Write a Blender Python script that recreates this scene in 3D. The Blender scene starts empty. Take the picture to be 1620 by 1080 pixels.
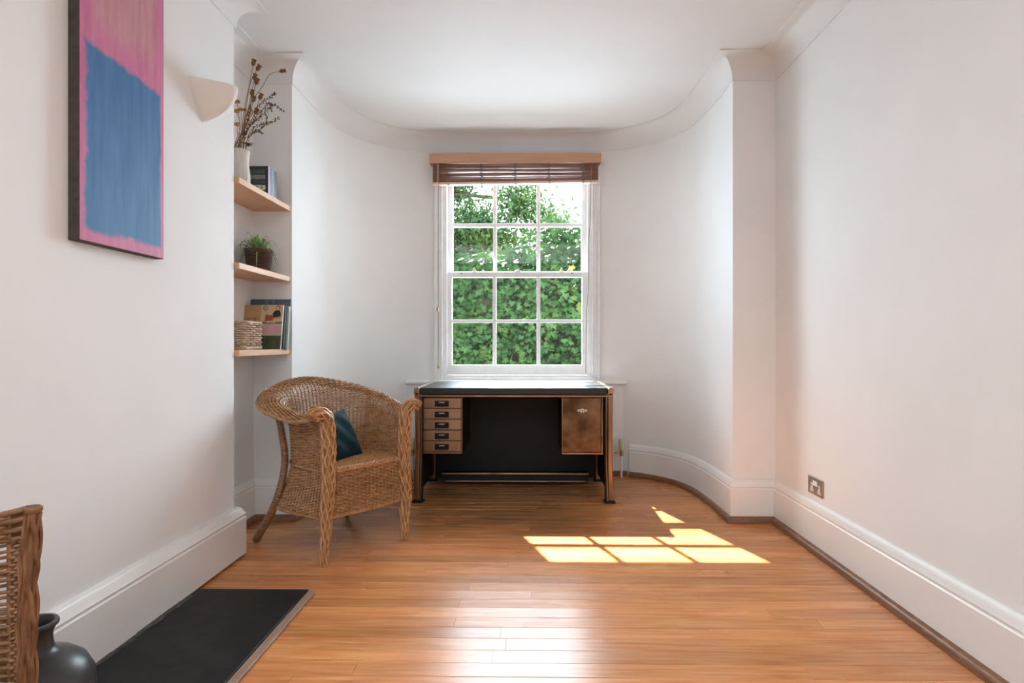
import bpy, bmesh, math, random
import numpy as np
from mathutils import Vector, Matrix, Euler
random.seed(7); rng = np.random.default_rng(7)
PI = math.pi
scene = bpy.context.scene
COL = scene.collection

# ------------------------------------------------------------------ camera, sky, sun, lamps, exposure
cam_d = bpy.data.cameras.new('camera'); cam = bpy.data.objects.new('camera', cam_d); COL.objects.link(cam)
cam.location = (0, 0, 1.03); cam.rotation_euler = (PI/2, 0, math.radians(0.8))
cam_d.sensor_width = 36; cam_d.lens = 36*920/1620
cam_d.shift_x = -13/1620; cam_d.shift_y = 3/1620; cam_d.clip_start = .05; cam_d.clip_end = 200
scene.camera = cam
scene.view_settings.view_transform = 'Standard'; scene.view_settings.look = 'None'
scene.view_settings.gamma = 1; scene.view_settings.use_curve_mapping = False
scene.view_settings.exposure = 0.62
world = bpy.data.worlds.new('sky'); scene.world = world; world.use_nodes = True
wb = world.node_tree.nodes['Background']; wb.inputs[0].default_value = (.84, .93, 1, 1); wb.inputs[1].default_value = 2.9
SUNDIR = Vector((.318, -.883, -1.0)).normalized()
sd = bpy.data.lights.new('sun', 'SUN'); sd.energy = 64; sd.angle = math.radians(.55); sd.color = (1, .98, .96)
sun = bpy.data.objects.new('sun', sd); COL.objects.link(sun); sun.location = (-3, 9, 9)
sun.rotation_euler = SUNDIR.to_track_quat('-Z', 'Y').to_euler()
# fill lamp added outside the bay window, boosting the sky's daylight
bd = bpy.data.lights.new('bay_window_fill', 'AREA'); bd.shape = 'RECTANGLE'; bd.size = 1.15; bd.size_y = 1.6
bd.energy = 94; bd.color = (.68, .85, 1)
bl = bpy.data.objects.new('bay_window_fill', bd); COL.objects.link(bl); bl.location = (-.09, 5.25, 1.85); bl.rotation_euler = (-PI/2+.42, 0, 0)

kd = bpy.data.lights.new('rear_fill_light', 'AREA'); kd.shape = 'RECTANGLE'; kd.size = 2.2; kd.size_y = 2.2  # unseen fill lamp added overhead behind the camera to brighten the room
kd.energy = 48; kd.color = (.92, .97, 1)
kl = bpy.data.objects.new('rear_fill_light', kd); COL.objects.link(kl); kl.location = (-.15, -1.15, 2.64)

# ------------------------------------------------------------------ helpers
class MB:
    def __init__(s): s.v = []; s.f = []; s.n = 0
    def add(s, v, f):
        v = np.asarray(v, float).reshape(-1, 3); s.v.append(v)
        s.f.extend([tuple(int(i)+s.n for i in q) for q in f]); s.n += len(v); return s
    def box(s, x0, x1, y0, y1, z0, z1):
        v = [(x, y, z) for z in (z0, z1) for y in (y0, y1) for x in (x0, x1)]
        return s.add(v, [(0,2,3,1),(4,5,7,6),(0,1,5,4),(2,6,7,3),(0,4,6,2),(1,3,7,5)])
    def prism(s, poly, h0, h1, axis='z'):
        n = len(poly); m = {'z': lambda a,b,h:(a,b,h), 'y': lambda a,b,h:(a,h,b), 'x': lambda a,b,h:(h,a,b)}[axis]
        v = [m(a,b,h0) for a,b in poly]+[m(a,b,h1) for a,b in poly]
        return s.add(v, [tuple(range(n))[::-1], tuple(range(n,2*n))]+[(i,(i+1)%n,n+(i+1)%n,n+i) for i in range(n)])
    def tube(s, pts, r, sides=6, closed=False, caps=True):
        p = np.asarray(pts, float); n = len(p); r = np.broadcast_to(np.asarray(r, float), (n,))
        t = np.roll(p,-1,0)-np.roll(p,1,0) if closed else np.gradient(p, axis=0)
        t /= np.linalg.norm(t, axis=1, keepdims=True)+1e-12
        up = np.array([0,0,1.]) if abs(t[:,2]).mean() < .8 else np.array([.3,1,0.])
        a = np.cross(t, up); a /= np.linalg.norm(a, axis=1, keepdims=True)+1e-12; b = np.cross(t, a)
        an = np.arange(sides)*2*PI/sides
        v = p[:,None]+r[:,None,None]*(np.cos(an)[None,:,None]*a[:,None]+np.sin(an)[None,:,None]*b[:,None])
        f = [(i*sides+j, i*sides+(j+1)%sides, ((i+1)%n)*sides+(j+1)%sides, ((i+1)%n)*sides+j)
             for i in range(n if closed else n-1) for j in range(sides)]
        if caps and not closed: f += [tuple(range(sides)), tuple(range((n-1)*sides, n*sides))[::-1]]
        return s.add(v.reshape(-1,3), f)
    def lathe(s, prof, c=(0,0,0), seg=32):
        n = len(prof); an = np.arange(seg)*2*PI/seg
        v = [(c[0]+r*math.cos(a), c[1]+r*math.sin(a), c[2]+z) for r, z in prof for a in an]
        f = [(i*seg+j, i*seg+(j+1)%seg, (i+1)*seg+(j+1)%seg, (i+1)*seg+j) for i in range(n-1) for j in range(seg)]
        return s.add(v, f)
    def grid(s, fn, nu, nv, wrap=False):
        v = [fn(i/(nu if wrap else nu-1), j/(nv-1)) for j in range(nv) for i in range(nu)]
        f = [(j*nu+i, j*nu+(i+1)%nu, (j+1)*nu+(i+1)%nu, (j+1)*nu+i) for j in range(nv-1) for i in range(nu if wrap else nu-1)]
        return s.add(v, f)
    def sphere(s, c, r, seg=8, rings=5, sc=(1,1,1)):
        return s.grid(lambda u,w: (c[0]+sc[0]*r*math.sin(PI*w)*math.cos(2*PI*u), c[1]+sc[1]*r*math.sin(PI*w)*math.sin(2*PI*u), c[2]-sc[2]*r*math.cos(PI*w)), seg, rings+1, True)
    def build(s, name, mat, parent=None, smooth=False, bevel=0, local=False, kind=None, angle=40, shift=None):
        v = np.concatenate(s.v)
        if parent is not None and not local: v = v-np.array(base_of(parent))
        if shift is not None: v = v-np.array(shift)
        me = bpy.data.meshes.new(name); me.from_pydata(v.tolist(), [], s.f); me.validate()
        bm = bmesh.new(); bm.from_mesh(me); bmesh.ops.recalc_face_normals(bm, faces=bm.faces); bm.to_mesh(me); bm.free()
        if smooth:
            me.polygons.foreach_set('use_smooth', [True]*len(me.polygons)); me.set_sharp_from_angle(angle=math.radians(angle))
        me.materials.append(mat)
        o = bpy.data.objects.new(name, me); COL.objects.link(o)
        if parent is not None: o.parent = parent
        if shift is not None: o.location = shift
        if bevel:
            b = o.modifiers.new('bevel', 'BEVEL'); b.width = bevel; b.segments = 2; b.limit_method = 'ANGLE'
        if kind: o['kind'] = kind
        return o
def base_of(o):
    l = Vector(o.location)
    while o.parent is not None: o = o.parent; l += o.location
    return l
def empty(name, loc=(0,0,0), rz=0):
    o = bpy.data.objects.new(name, None); COL.objects.link(o); o.location = loc; o.rotation_euler = (0,0,rz); o.empty_display_size = .1
    return o
def tag(o, label, cat, group=None):
    o['label'] = label; o['category'] = cat
    if group: o['group'] = group
    return o
def struct(o): o['kind'] = 'structure'; return o
def offset(path, d):
    """shift an open polyline to its left by d with mitred corners"""
    p = [Vector(q) for q in path]; out = []
    for i in range(len(p)):
        a = (p[i]-p[i-1]).normalized() if i else None
        b = (p[i+1]-p[i]).normalized() if i < len(p)-1 else None
        a = a or b; b = b or a
        na = Vector((-a.y, a.x)); nb = Vector((-b.y, b.x)); m = (na+nb).normalized()
        out.append(p[i]+m*(d/max(.3, m.dot(na))))
    return out
def sweep(mb, path, prof, closed_prof=False):
    """prof: list of (inward, z)"""
    rows = [offset(path, d) if abs(d) > 1e-9 else [Vector(q) for q in path] for d, z in prof]
    n = len(path); v = [(rows[k][i].x, rows[k][i].y, prof[k][1]) for k in range(len(prof)) for i in range(n)]
    K = len(prof); f = []
    for k in range(K if closed_prof else K-1):
        k2 = (k+1) % K
        f += [(k*n+i, k*n+i+1, k2*n+i+1, k2*n+i) for i in range(n-1)]
    if closed_prof: f += [tuple(k*n for k in range(K)), tuple(k*n+n-1 for k in range(K))[::-1]]
    return mb.add(v, f)
def rotz(v, a): return (v[0]*math.cos(a)-v[1]*math.sin(a), v[0]*math.sin(a)+v[1]*math.cos(a), v[2])

# ------------------------------------------------------------------ materials
def newmat(name):
    m = bpy.data.materials.new(name); m.use_nodes = True; nt = m.node_tree
    return m, nt, nt.nodes['Principled BSDF'], nt.nodes, nt.links
def ramp(N, stops):
    r = N.new('ShaderNodeValToRGB'); e = r.color_ramp.elements
    while len(e) < len(stops): e.new(.5)
    for el, (p, c) in zip(e, stops): el.position = p; el.color = (*c, 1)
    return r
def mat(name, c, rough=.5, metal=0, c2=None, scale=20, stretch=(1,1,1), bump=0, coat=0, detail=4, rand=0, spec=None, sheen=0, lo=.3, hi=.7):
    m, nt, b, N, L = newmat(name)
    b.inputs['Base Color'].default_value = (*c, 1); b.inputs['Roughness'].default_value = rough; b.inputs['Metallic'].default_value = metal
    b.inputs['Coat Weight'].default_value = coat
    if spec is not None: b.inputs['Specular IOR Level'].default_value = spec
    if sheen: b.inputs['Sheen Weight'].default_value = sheen
    if c2 or bump:
        tc = N.new('ShaderNodeTexCoord'); mp = N.new('ShaderNodeMapping'); mp.inputs['Scale'].default_value = stretch
        L.new(tc.outputs['Object'], mp.inputs[0]); nz = N.new('ShaderNodeTexNoise'); nz.inputs['Scale'].default_value = scale; nz.inputs['Detail'].default_value = detail
        L.new(mp.outputs[0], nz.inputs['Vector'])
        if rand:
            oi = N.new('ShaderNodeObjectInfo'); ml = N.new('ShaderNodeMath'); ml.operation = 'MULTIPLY'; ml.inputs[1].default_value = 37
            L.new(oi.outputs['Random'], ml.inputs[0]); nz.noise_dimensions = '4D'; L.new(ml.outputs[0], nz.inputs['W'])
        if c2:
            r = ramp(N, [(lo, c), (hi, c2)]); L.new(nz.outputs[0], r.inputs[0]); L.new(r.outputs[0], b.inputs['Base Color'])
        if bump:
            bp = N.new('ShaderNodeBump'); bp.inputs['Strength'].default_value = bump; bp.inputs['Distance'].default_value = .01
            L.new(nz.outputs[0], bp.inputs['Height']); L.new(bp.outputs[0], b.inputs['Normal'])
    return m
M_wall = mat('wall_paint', (.81,.807,.80), .75, c2=(.84,.837,.83), scale=3, bump=.05)
M_ceil = mat('ceiling_paint', (.75,.752,.75), .8, c2=(.78,.782,.78), scale=2, bump=.04)
M_trim = mat('white_gloss_paint', (.82,.81,.79), .38, c2=(.85,.84,.82), scale=6, bump=.03)
M_white = mat('white_window_paint', (.86,.865,.87), .35, c2=(.80,.80,.80), scale=14, lo=.45, hi=.8)
M_kick = mat('dark_stained_wood', (.16,.07,.032), .4, c2=(.28,.13,.06), scale=9, stretch=(3,3,12))
M_oak = mat('oak', (.60,.33,.17), .5, c2=(.70,.42,.24), scale=9, stretch=(10,1,14), bump=.05)
M_slate = mat('black_slate', (.009,.010,.011), .36, spec=.16, c2=(.018,.0185,.019), scale=14, bump=.12, lo=.4, hi=.75)
M_mortar = mat('dark_mortar', (.03,.03,.028), .9, c2=(.11,.105,.09), scale=40, bump=.4)
M_border = mat('hearth_border_wood', (.26,.15,.10), .45, c2=(.36,.23,.16), scale=9, stretch=(14,1,14))
M_black = mat('black_steel', (.008,.008,.008), .5, c2=(.013,.012,.012), scale=8, spec=.25)
M_top = mat('black_leather_top', (.012,.014,.017), .33, c2=(.022,.024,.028), scale=160, bump=.06, spec=.35)
M_bronze = mat('bronze_metal', (.20,.12,.07), .30, 1, c2=(.40,.26,.16), scale=7, stretch=(1,1,.35), rand=1)
M_door = mat('worn_bronze', (.075,.042,.023), .32, 1, c2=(.30,.19,.115), scale=6.5, detail=9, bump=.06, lo=.42, hi=.80)
M_drawer = mat('brushed_bronze', (.25,.165,.115), .38, 1, c2=(.40,.28,.195), scale=5, stretch=(2,2,.4), rand=1)
M_silver = mat('silver_metal', (.75,.72,.68), .3, 1)
M_cord = mat('blind_cord', (.22,.19,.16), .8)
M_whitec = mat('white_cord', (.8,.79,.77), .7)
M_slat = mat('cedar_slat', (.36,.18,.12), .45, c2=(.47,.26,.185), scale=8, stretch=(.6,12,12), rand=1)
M_val = mat('valance_wood', (.50,.27,.155), .45, c2=(.60,.345,.21), scale=7, stretch=(.5,9,12))
M_rail = mat('pale_rail_wood', (.66,.47,.38), .45, c2=(.72,.54,.45), scale=7, stretch=(.5,9,12))
M_brass = mat('old_brass', (.40,.26,.12), .4, 1, c2=(.55,.38,.18), scale=30)
M_rad = mat('radiator_enamel', (.82,.81,.78), .35, c2=(.80,.79,.76), scale=5)
M_cream = mat('cream_plastic', (.72,.65,.48), .4, c2=(.68,.6,.44), scale=30)
M_plaster = mat('plaster', (.80,.765,.72), .8, c2=(.82,.785,.745), scale=10, bump=.04)
M_steelp = mat('brushed_nickel_plate', (.42,.36,.30), .42, 1, c2=(.5,.43,.36), scale=60, stretch=(1,1,.1))
M_wp = mat('white_plastic', (.85,.84,.81), .35)
M_hole = mat('dark_slot', (.01,.01,.01), .8)
M_pot = mat('dark_glazed_ceramic', (.022,.022,.024), .36, spec=.5, c2=(.045,.044,.046), scale=9, stretch=(1,1,3), bump=.05)
M_wv = mat('white_ceramic', (.70,.67,.62), .55, c2=(.62,.57,.50), scale=40, stretch=(3,3,.4))
M_velvet = mat('teal_velvet', (.003,.018,.026), .75, c2=(.007,.034,.044), scale=9, bump=.15, sheen=.05, spec=.15)
def wicker(name, c, c2, c3, st=(9,9,60)):
    m, nt, b, N, L = newmat(name)
    tc = N.new('ShaderNodeTexCoord'); mp = N.new('ShaderNodeMapping'); mp.inputs['Scale'].default_value = st
    L.new(tc.outputs['Object'], mp.inputs[0]); nz = N.new('ShaderNodeTexNoise'); nz.inputs['Scale'].default_value = 2.2; nz.inputs['Detail'].default_value = 5
    L.new(mp.outputs[0], nz.inputs['Vector'])
    r = ramp(N, [(.3, c), (.5, c2), (.72, c3)]); L.new(nz.outputs[0], r.inputs[0]); L.new(r.outputs[0], b.inputs['Base Color'])
    b.inputs['Roughness'].default_value = .42; b.inputs['Specular IOR Level'].default_value = .55
    return m
M_wick = wicker('wicker_cane', (.23,.105,.042), (.39,.195,.082), (.53,.30,.142))
M_wickd = wicker('wicker_dark', (.13,.06,.028), (.23,.115,.055), (.34,.18,.09))
M_wicko = wicker('wicker_orange', (.32,.145,.055), (.47,.235,.095), (.60,.335,.15), (45,45,7))
M_wickp = wicker('wicker_post_dark', (.11,.048,.022), (.21,.10,.046), (.33,.17,.085), (45,45,7))
M_bask = wicker('basket_willow', (.26,.16,.09), (.48,.34,.22), (.68,.55,.42))
M_pbask = wicker('plant_pot_wicker', (.05,.025,.02), (.09,.045,.035), (.16,.09,.07))
def wood_floor():
    m, nt, b, N, L = newmat('oak_floor_planks')
    tc = N.new('ShaderNodeTexCoord'); oi = N.new('ShaderNodeObjectInfo')
    mul = N.new('ShaderNodeMath'); mul.operation = 'MULTIPLY'; mul.inputs[1].default_value = 53; L.new(oi.outputs['Random'], mul.inputs[0])
    def noise(sc, st, det, dist=0):
        mp = N.new('ShaderNodeMapping'); mp.inputs['Scale'].default_value = st; L.new(tc.outputs['Object'], mp.inputs[0])
        n = N.new('ShaderNodeTexNoise'); n.noise_dimensions = '4D'; n.inputs['Scale'].default_value = sc; n.inputs['Detail'].default_value = det; n.inputs['Distortion'].default_value = dist
        L.new(mp.outputs[0], n.inputs['Vector']); L.new(mul.outputs[0], n.inputs['W']); return n
    g = noise(5, (.8,14,14), 6, .6); big = noise(1.6, (.6,2,2), 3); fine = noise(30, (.5,12,12), 3)
    r = ramp(N, [(.28, (.48,.160,.046)), (.5, (.63,.25,.084)), (.72, (.73,.35,.14))]); L.new(g.outputs[0], r.inputs[0])
    hs = N.new('ShaderNodeHueSaturation'); L.new(r.outputs[0], hs.inputs['Color'])
    mr = N.new('ShaderNodeMapRange'); mr.inputs['To Min'].default_value = .84; mr.inputs['To Max'].default_value = 1.14; L.new(oi.outputs['Random'], mr.inputs[0]); L.new(mr.outputs[0], hs.inputs['Value'])
    mx = N.new('ShaderNodeMix'); mx.data_type = 'RGBA'; mx.blend_type = 'MULTIPLY'; mx.inputs[0].default_value = .45
    r2 = ramp(N, [(.3, (.62,.6,.56)), (.6, (1,1,1))]); L.new(big.outputs[0], r2.inputs[0]); L.new(hs.outputs[0], mx.inputs[6]); L.new(r2.outputs[0], mx.inputs[7])
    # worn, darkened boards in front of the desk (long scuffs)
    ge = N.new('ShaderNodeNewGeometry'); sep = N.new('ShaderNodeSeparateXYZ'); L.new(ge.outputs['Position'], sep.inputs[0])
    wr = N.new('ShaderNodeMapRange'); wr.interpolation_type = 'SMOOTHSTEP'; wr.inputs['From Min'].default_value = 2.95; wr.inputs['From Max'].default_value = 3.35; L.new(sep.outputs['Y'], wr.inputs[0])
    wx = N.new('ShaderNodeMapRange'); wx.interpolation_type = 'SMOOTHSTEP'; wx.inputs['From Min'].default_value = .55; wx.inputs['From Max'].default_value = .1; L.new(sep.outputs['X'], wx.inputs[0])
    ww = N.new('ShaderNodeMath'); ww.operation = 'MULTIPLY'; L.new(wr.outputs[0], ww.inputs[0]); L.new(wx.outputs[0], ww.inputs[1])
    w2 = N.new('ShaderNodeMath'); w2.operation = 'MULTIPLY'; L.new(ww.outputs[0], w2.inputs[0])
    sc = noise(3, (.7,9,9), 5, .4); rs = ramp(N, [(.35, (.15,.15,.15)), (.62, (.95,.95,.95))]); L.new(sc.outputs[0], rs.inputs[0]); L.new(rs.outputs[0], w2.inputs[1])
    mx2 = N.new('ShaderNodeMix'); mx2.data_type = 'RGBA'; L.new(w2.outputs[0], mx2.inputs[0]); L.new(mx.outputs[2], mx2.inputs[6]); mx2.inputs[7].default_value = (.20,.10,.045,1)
    L.new(mx2.outputs[2], b.inputs['Base Color'])
    rr = N.new('ShaderNodeMapRange'); rr.inputs['To Min'].default_value = .17; rr.inputs['To Max'].default_value = .36; L.new(big.outputs[0], rr.inputs[0]); L.new(rr.outputs[0], b.inputs['Roughness'])
    b.inputs['Specular IOR Level'].default_value = .36
    bp = N.new('ShaderNodeBump'); bp.inputs['Strength'].default_value = .12; bp.inputs['Distance'].default_value = .004
    L.new(g.outputs[0], bp.inputs['Height']); L.new(bp.outputs[0], b.inputs['Normal'])
    return m
M_floor = wood_floor()
def glass():
    m, nt, b, N, L = newmat('window_glass'); out = N['Material Output']; N.remove(b)
    t = N.new('ShaderNodeBsdfTransparent'); t.inputs[0].default_value = (.96,.97,.96,1); g = N.new('ShaderNodeBsdfGlossy'); g.inputs['Roughness'].default_value = .02
    lw = N.new('ShaderNodeLayerWeight'); lw.inputs[0].default_value = .25
    mr = N.new('ShaderNodeMapRange'); mr.inputs['To Min'].default_value = .0; mr.inputs['To Max'].default_value = .6; L.new(lw.outputs['Fresnel'], mr.inputs[0])
    mx = N.new('ShaderNodeMixShader'); L.new(mr.outputs[0], mx.inputs[0]); L.new(t.outputs[0], mx.inputs[1]); L.new(g.outputs[0], mx.inputs[2]); L.new(mx.outputs[0], out.inputs[0])
    return m
M_glass = glass()
def leafmat(name, c1, c2, c3, c4, sc=5):
    m, nt, b, N, L = newmat(name); out = N['Material Output']
    ge = N.new('ShaderNodeNewGeometry'); n1 = N.new('ShaderNodeTexNoise'); n1.inputs['Scale'].default_value = sc; n1.inputs['Detail'].default_value = 3; L.new(ge.outputs['Position'], n1.inputs['Vector'])
    n2 = N.new('ShaderNodeTexNoise'); n2.inputs['Scale'].default_value = 1.3; L.new(ge.outputs['Position'], n2.inputs['Vector'])
    r = ramp(N, [(.3, c1), (.48, c2), (.62, c3), (.74, c4)]); ad = N.new('ShaderNodeMath'); ad.operation = 'MULTIPLY_ADD'; ad.inputs[1].default_value = .65
    h = N.new('ShaderNodeMath'); h.operation = 'MULTIPLY'; h.inputs[1].default_value = .35; L.new(n2.outputs[0], h.inputs[0]); L.new(n1.outputs[0], ad.inputs[0]); L.new(h.outputs[0], ad.inputs[2]); L.new(ad.outputs[0], r.inputs[0])
    L.new(r.outputs[0], b.inputs['Base Color']); b.inputs['Roughness'].default_value = .5; b.inputs['Specular IOR Level'].default_value = .15
    tr = N.new('ShaderNodeBsdfTranslucent'); L.new(r.outputs[0], tr.inputs[0]); mx = N.new('ShaderNodeMixShader'); mx.inputs[0].default_value = .10
    L.new(b.outputs[0], mx.inputs[1]); L.new(tr.outputs[0], mx.inputs[2]); L.new(mx.outputs[0], out.inputs[0])
    return m
M_ivy = leafmat('creeper_leaves', (.011,.034,.012), (.025,.070,.022), (.050,.110,.028), (.105,.155,.04))
M_ivyy = leafmat('yellowing_leaves', (.20,.20,.04), (.28,.24,.06), (.26,.22,.05), (.3,.22,.07))
M_tree = leafmat('tree_leaves', (.05,.11,.055), (.075,.16,.065), (.13,.23,.06), (.28,.33,.08), 2.5)
M_spider = leafmat('spider_plant_leaves', (.13,.25,.06), (.22,.36,.11), (.32,.44,.18), (.45,.54,.27), 14)
M_bark = mat('bark', (.06,.045,.035), .9, c2=(.13,.10,.08), scale=12, stretch=(1,1,.2), bump=.4)
M_soil = mat('soil', (.045,.035,.022), .95, c2=(.09,.07,.04), scale=12, bump=.5)
M_core = mat('hedge_stems', (.02,.03,.013), .95, c2=(.05,.06,.03), scale=9, bump=.5)
M_brick = mat('house_render', (.62,.60,.56), .85, c2=(.68,.66,.62), scale=4)

# ------------------------------------------------------------------ plan of the room
WR = 1.431; YP = 3.384; JR = 1.184; JL = -1.383; AL = -1.61; BR = -1.411; YB = 2.779; YBK = 4.62; CX = -.0995; YREAR = -2.6
H = 2.677; ZC = 2.556; CV = .111
def catmull(P, n=6):
    P = [Vector(p) for p in P]; out = []
    for i in range(len(P)-1):
        a = P[i-1] if i else P[i]*2-P[i+1]; b = P[i]; c = P[i+1]; d = P[i+2] if i+2 < len(P) else P[i+1]*2-P[i]
        for k in range(n):
            t = k/n; out.append(.5*((2*b)+(c-a)*t+(2*a-5*b+4*c-d)*t*t+(3*b-a-3*c+d)*t**3))
    out.append(P[-1]); return out
half = [(1.2835,3.384),(1.2825,3.60),(1.277,3.82),(1.255,4.05),(1.195,4.24),(1.10,4.385),(.98,4.49),(.84,4.565),(.66,4.62)]
hc = catmull(half)
bay_r = [(CX+p.x, p.y) for p in hc]; bay_l = [(CX-p.x, p.y) for p in hc][::-1]
full = [(WR,YREAR),(WR,YP)]+bay_r+bay_l+[(AL,YP),(AL,YB),(BR,YB),(BR,YREAR)]
# ceiling
mb = MB(); mb.prism([(1.75,YREAR-.2),(1.75,3.6),(1.4,3.7),(1.35,4.86),(-1.6,4.86),(-1.62,3.7),(-1.9,3.6),(-1.9,YREAR-.2)], H, H+.2)
struct(mb.build('ceiling', M_ceil))
# walls (each a solid run of plaster)
def wall(name, path, t=.16, z0=-.3, z1=H):
    out = offset(path, -t); mb = MB(); n = len(path)
    sweep(mb, path, [(0,z0),(0,z1),(-t,z1),(-t,z0)], True)
    return struct(mb.build(name, M_wall, smooth=True, angle=35))
wall('wall_right', [(WR,YREAR),(WR,YP+.12)])
mb = MB().box(JR, WR+.16, YP, YP+.12, -.3, H); struct(mb.build('wall_pier_right', M_wall))
wall('wall_bay_right', bay_r, .14)
wall('wall_bay_left', bay_l, .14)
mb = MB().box(AL-.16, JL, YP, YP+.12, -.3, H); struct(mb.build('wall_pier_left', M_wall))
mb = MB().box(AL-.16, AL, YB-.2, YP, -.3, H); struct(mb.build('wall_alcove', M_wall))
mb = MB().prism([(BR,YREAR),(BR,YB-.012),(BR-.012,YB),(AL-.05,YB),(AL-.05,YREAR)], -.3, H); struct(mb.build('wall_left', M_wall, smooth=True, angle=20))
# flat part of the bay around the window opening
OX0, OX1, OZ0, OZ1 = -.715, .535, .735, 2.47
bx0, bx1 = CX-.66, CX+.66
mb = MB()
mb.box(bx0, bx1, YBK, YBK+.14, -.3, OZ0); mb.box(bx0, bx1, YBK, YBK+.14, OZ1, H); mb.box(bx0, OX0, YBK, YBK+.14, OZ0, OZ1); mb.box(OX1, bx1, YBK, YBK+.14, OZ0, OZ1)
struct(mb.build('wall_back', M_wall))
mb = MB()  # outer leaf of brickwork with its own smaller opening
mb.box(bx0-.5, bx1+.5, YBK+.142, YBK+.25, -.4, .70); mb.box(bx0-.5, bx1+.5, YBK+.142, YBK+.25, 2.395, H); mb.box(bx0-.5, -.665, YBK+.142, YBK+.25, .70, 2.395); mb.box(.495, bx1+.5, YBK+.142, YBK+.25, .70, 2.395)
struct(mb.build('wall_outer', M_brick))
# rear wall behind the camera
struct(MB().box(AL-.1, WR+.16, YREAR-.15, YREAR, -.3, H).build('wall_rear', M_wall))
# cove
mb = MB(); prof = [(0,ZC-.008),(.005,ZC-.008),(.005,ZC)]
for k in range(11):
    a = k/10*PI/2; prof.append((.005+(CV-.011)*(1-math.cos(a)), ZC+(H-.006-ZC)*math.sin(a)))
prof += [(CV-.006,H-.006),(CV,H-.006),(CV,H+.01)]
sweep(mb, full, prof); struct(mb.build('trim_1', M_ceil, smooth=True, angle=32))
# baseboards
def bbprof(t, zb=0): return [(0,zb),(t,zb),(t,.188),(t-.004,.193),(t-.004,.199),(t,.204),(t*.75,.218),(t*.6,.232),(t*.35,.240),(.0,.243)]
i_r = [p for p in bay_r if p[1] < 4.55]; i_l = [p for p in bay_l if p[1] < 4.55]
for nm, pth, t in (('baseboard_right', [(WR,YREAR),(WR,YP)]+i_r, .02), ('baseboard_alcove', i_l+[(AL,YP),(AL,YB)], .02)):
    mb = MB(); sweep(mb, pth, bbprof(t)); struct(mb.build(nm, M_trim, smooth=True, angle=30))
mb = MB(); sweep(mb, [(BR-.17,YB),(BR,YB),(BR,YREAR)], bbprof(.037, .012)); struct(mb.build('baseboard_left', M_trim, smooth=True, angle=30))
def kprof(): return [(.02,0),(.042,0),(.041,.014),(.036,.026),(.029,.033),(.02,.036)]
for nm, pth in (('trim_2', [(WR,YREAR),(WR,YP)]+i_r), ('trim_3', i_l+[(AL,YP),(AL,YB+.045)])):
    mb = MB(); sweep(mb, pth, kprof()); struct(mb.build(nm, M_kick, smooth=True, angle=50))

# ------------------------------------------------------------------ floor: sub-floor and single planks
floor = struct(MB().prism([(WR+.1,YREAR-.1),(WR+.1,YP+.05),(JR+.05,YP+.06),(JR+.05,4.1),(.8,4.7),(-1.0,4.7),(JL-.05,4.1),(JL-.05,YP+.05),(AL-.1,YP+.05),(AL-.1,YREAR-.1)], -.12, -.022).build('floor', M_hole))
def xr(y):
    if y < YP+.03: return WR-.0
    for a, b in zip(bay_r[:-1], bay_r[1:]):
        if a[1] <= y <= b[1]: return a[0]+(b[0]-a[0])*(y-a[1])/max(1e-6, b[1]-a[1])+.012
    return .6
def xl(y):
    return AL if y < YP+.03 else 2*CX-xr(y)
PW = .0785; y = .62; row = 0
def plank(x0, x1, y0, y1, tilt, dz):
    g = .0004; c = .0012; cu = .0005
    ys = [y0+g, y0+g+c, (y0+y1)/2, y1-g-c, y1-g]; zs = [-.0022-tilt, -cu*.2-tilt*.9, cu*-.6, -cu*.2+tilt*.9, -.0022+tilt]
    v = [(x, yy, zz+dz-.001) for x in (x0+g, x1-g) for yy, zz in zip(ys, zs)]+[(x, yy, -.021) for x in (x0+g, x1-g) for yy in (ys[0], ys[-1])]
    f = [(i,i+1,i+6,i+5) for i in range(4)]+[(0,5,12,10),(4,11,13,9),(0,10,11,4,3,2,1),(5,6,7,8,9,13,12)]
    mb = MB(); mb.add(v, f); return mb
while y < 4.60:
    yc = y+PW/2; L0, R0 = xl(min(y+PW, 4.6)), xr(min(y+PW, 4.6)); x = L0-random.random()*1.6
    while x < R0:
        x2 = x+random.choice((1.2,1.6,1.9,2.3))+random.random()*.3
        if R0-x2 < .25: x2 = R0
        a, b2 = max(x, L0), min(x2, R0)
        if b2-a > .12:
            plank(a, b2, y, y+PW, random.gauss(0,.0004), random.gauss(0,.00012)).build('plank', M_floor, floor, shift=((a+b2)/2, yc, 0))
        x = x2
    y += PW
y = .62-PW*.0
mb = MB().box(AL, WR, YREAR, .62, -.021, -.0015); mb.build('plank_field', M_floor, floor)

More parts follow.
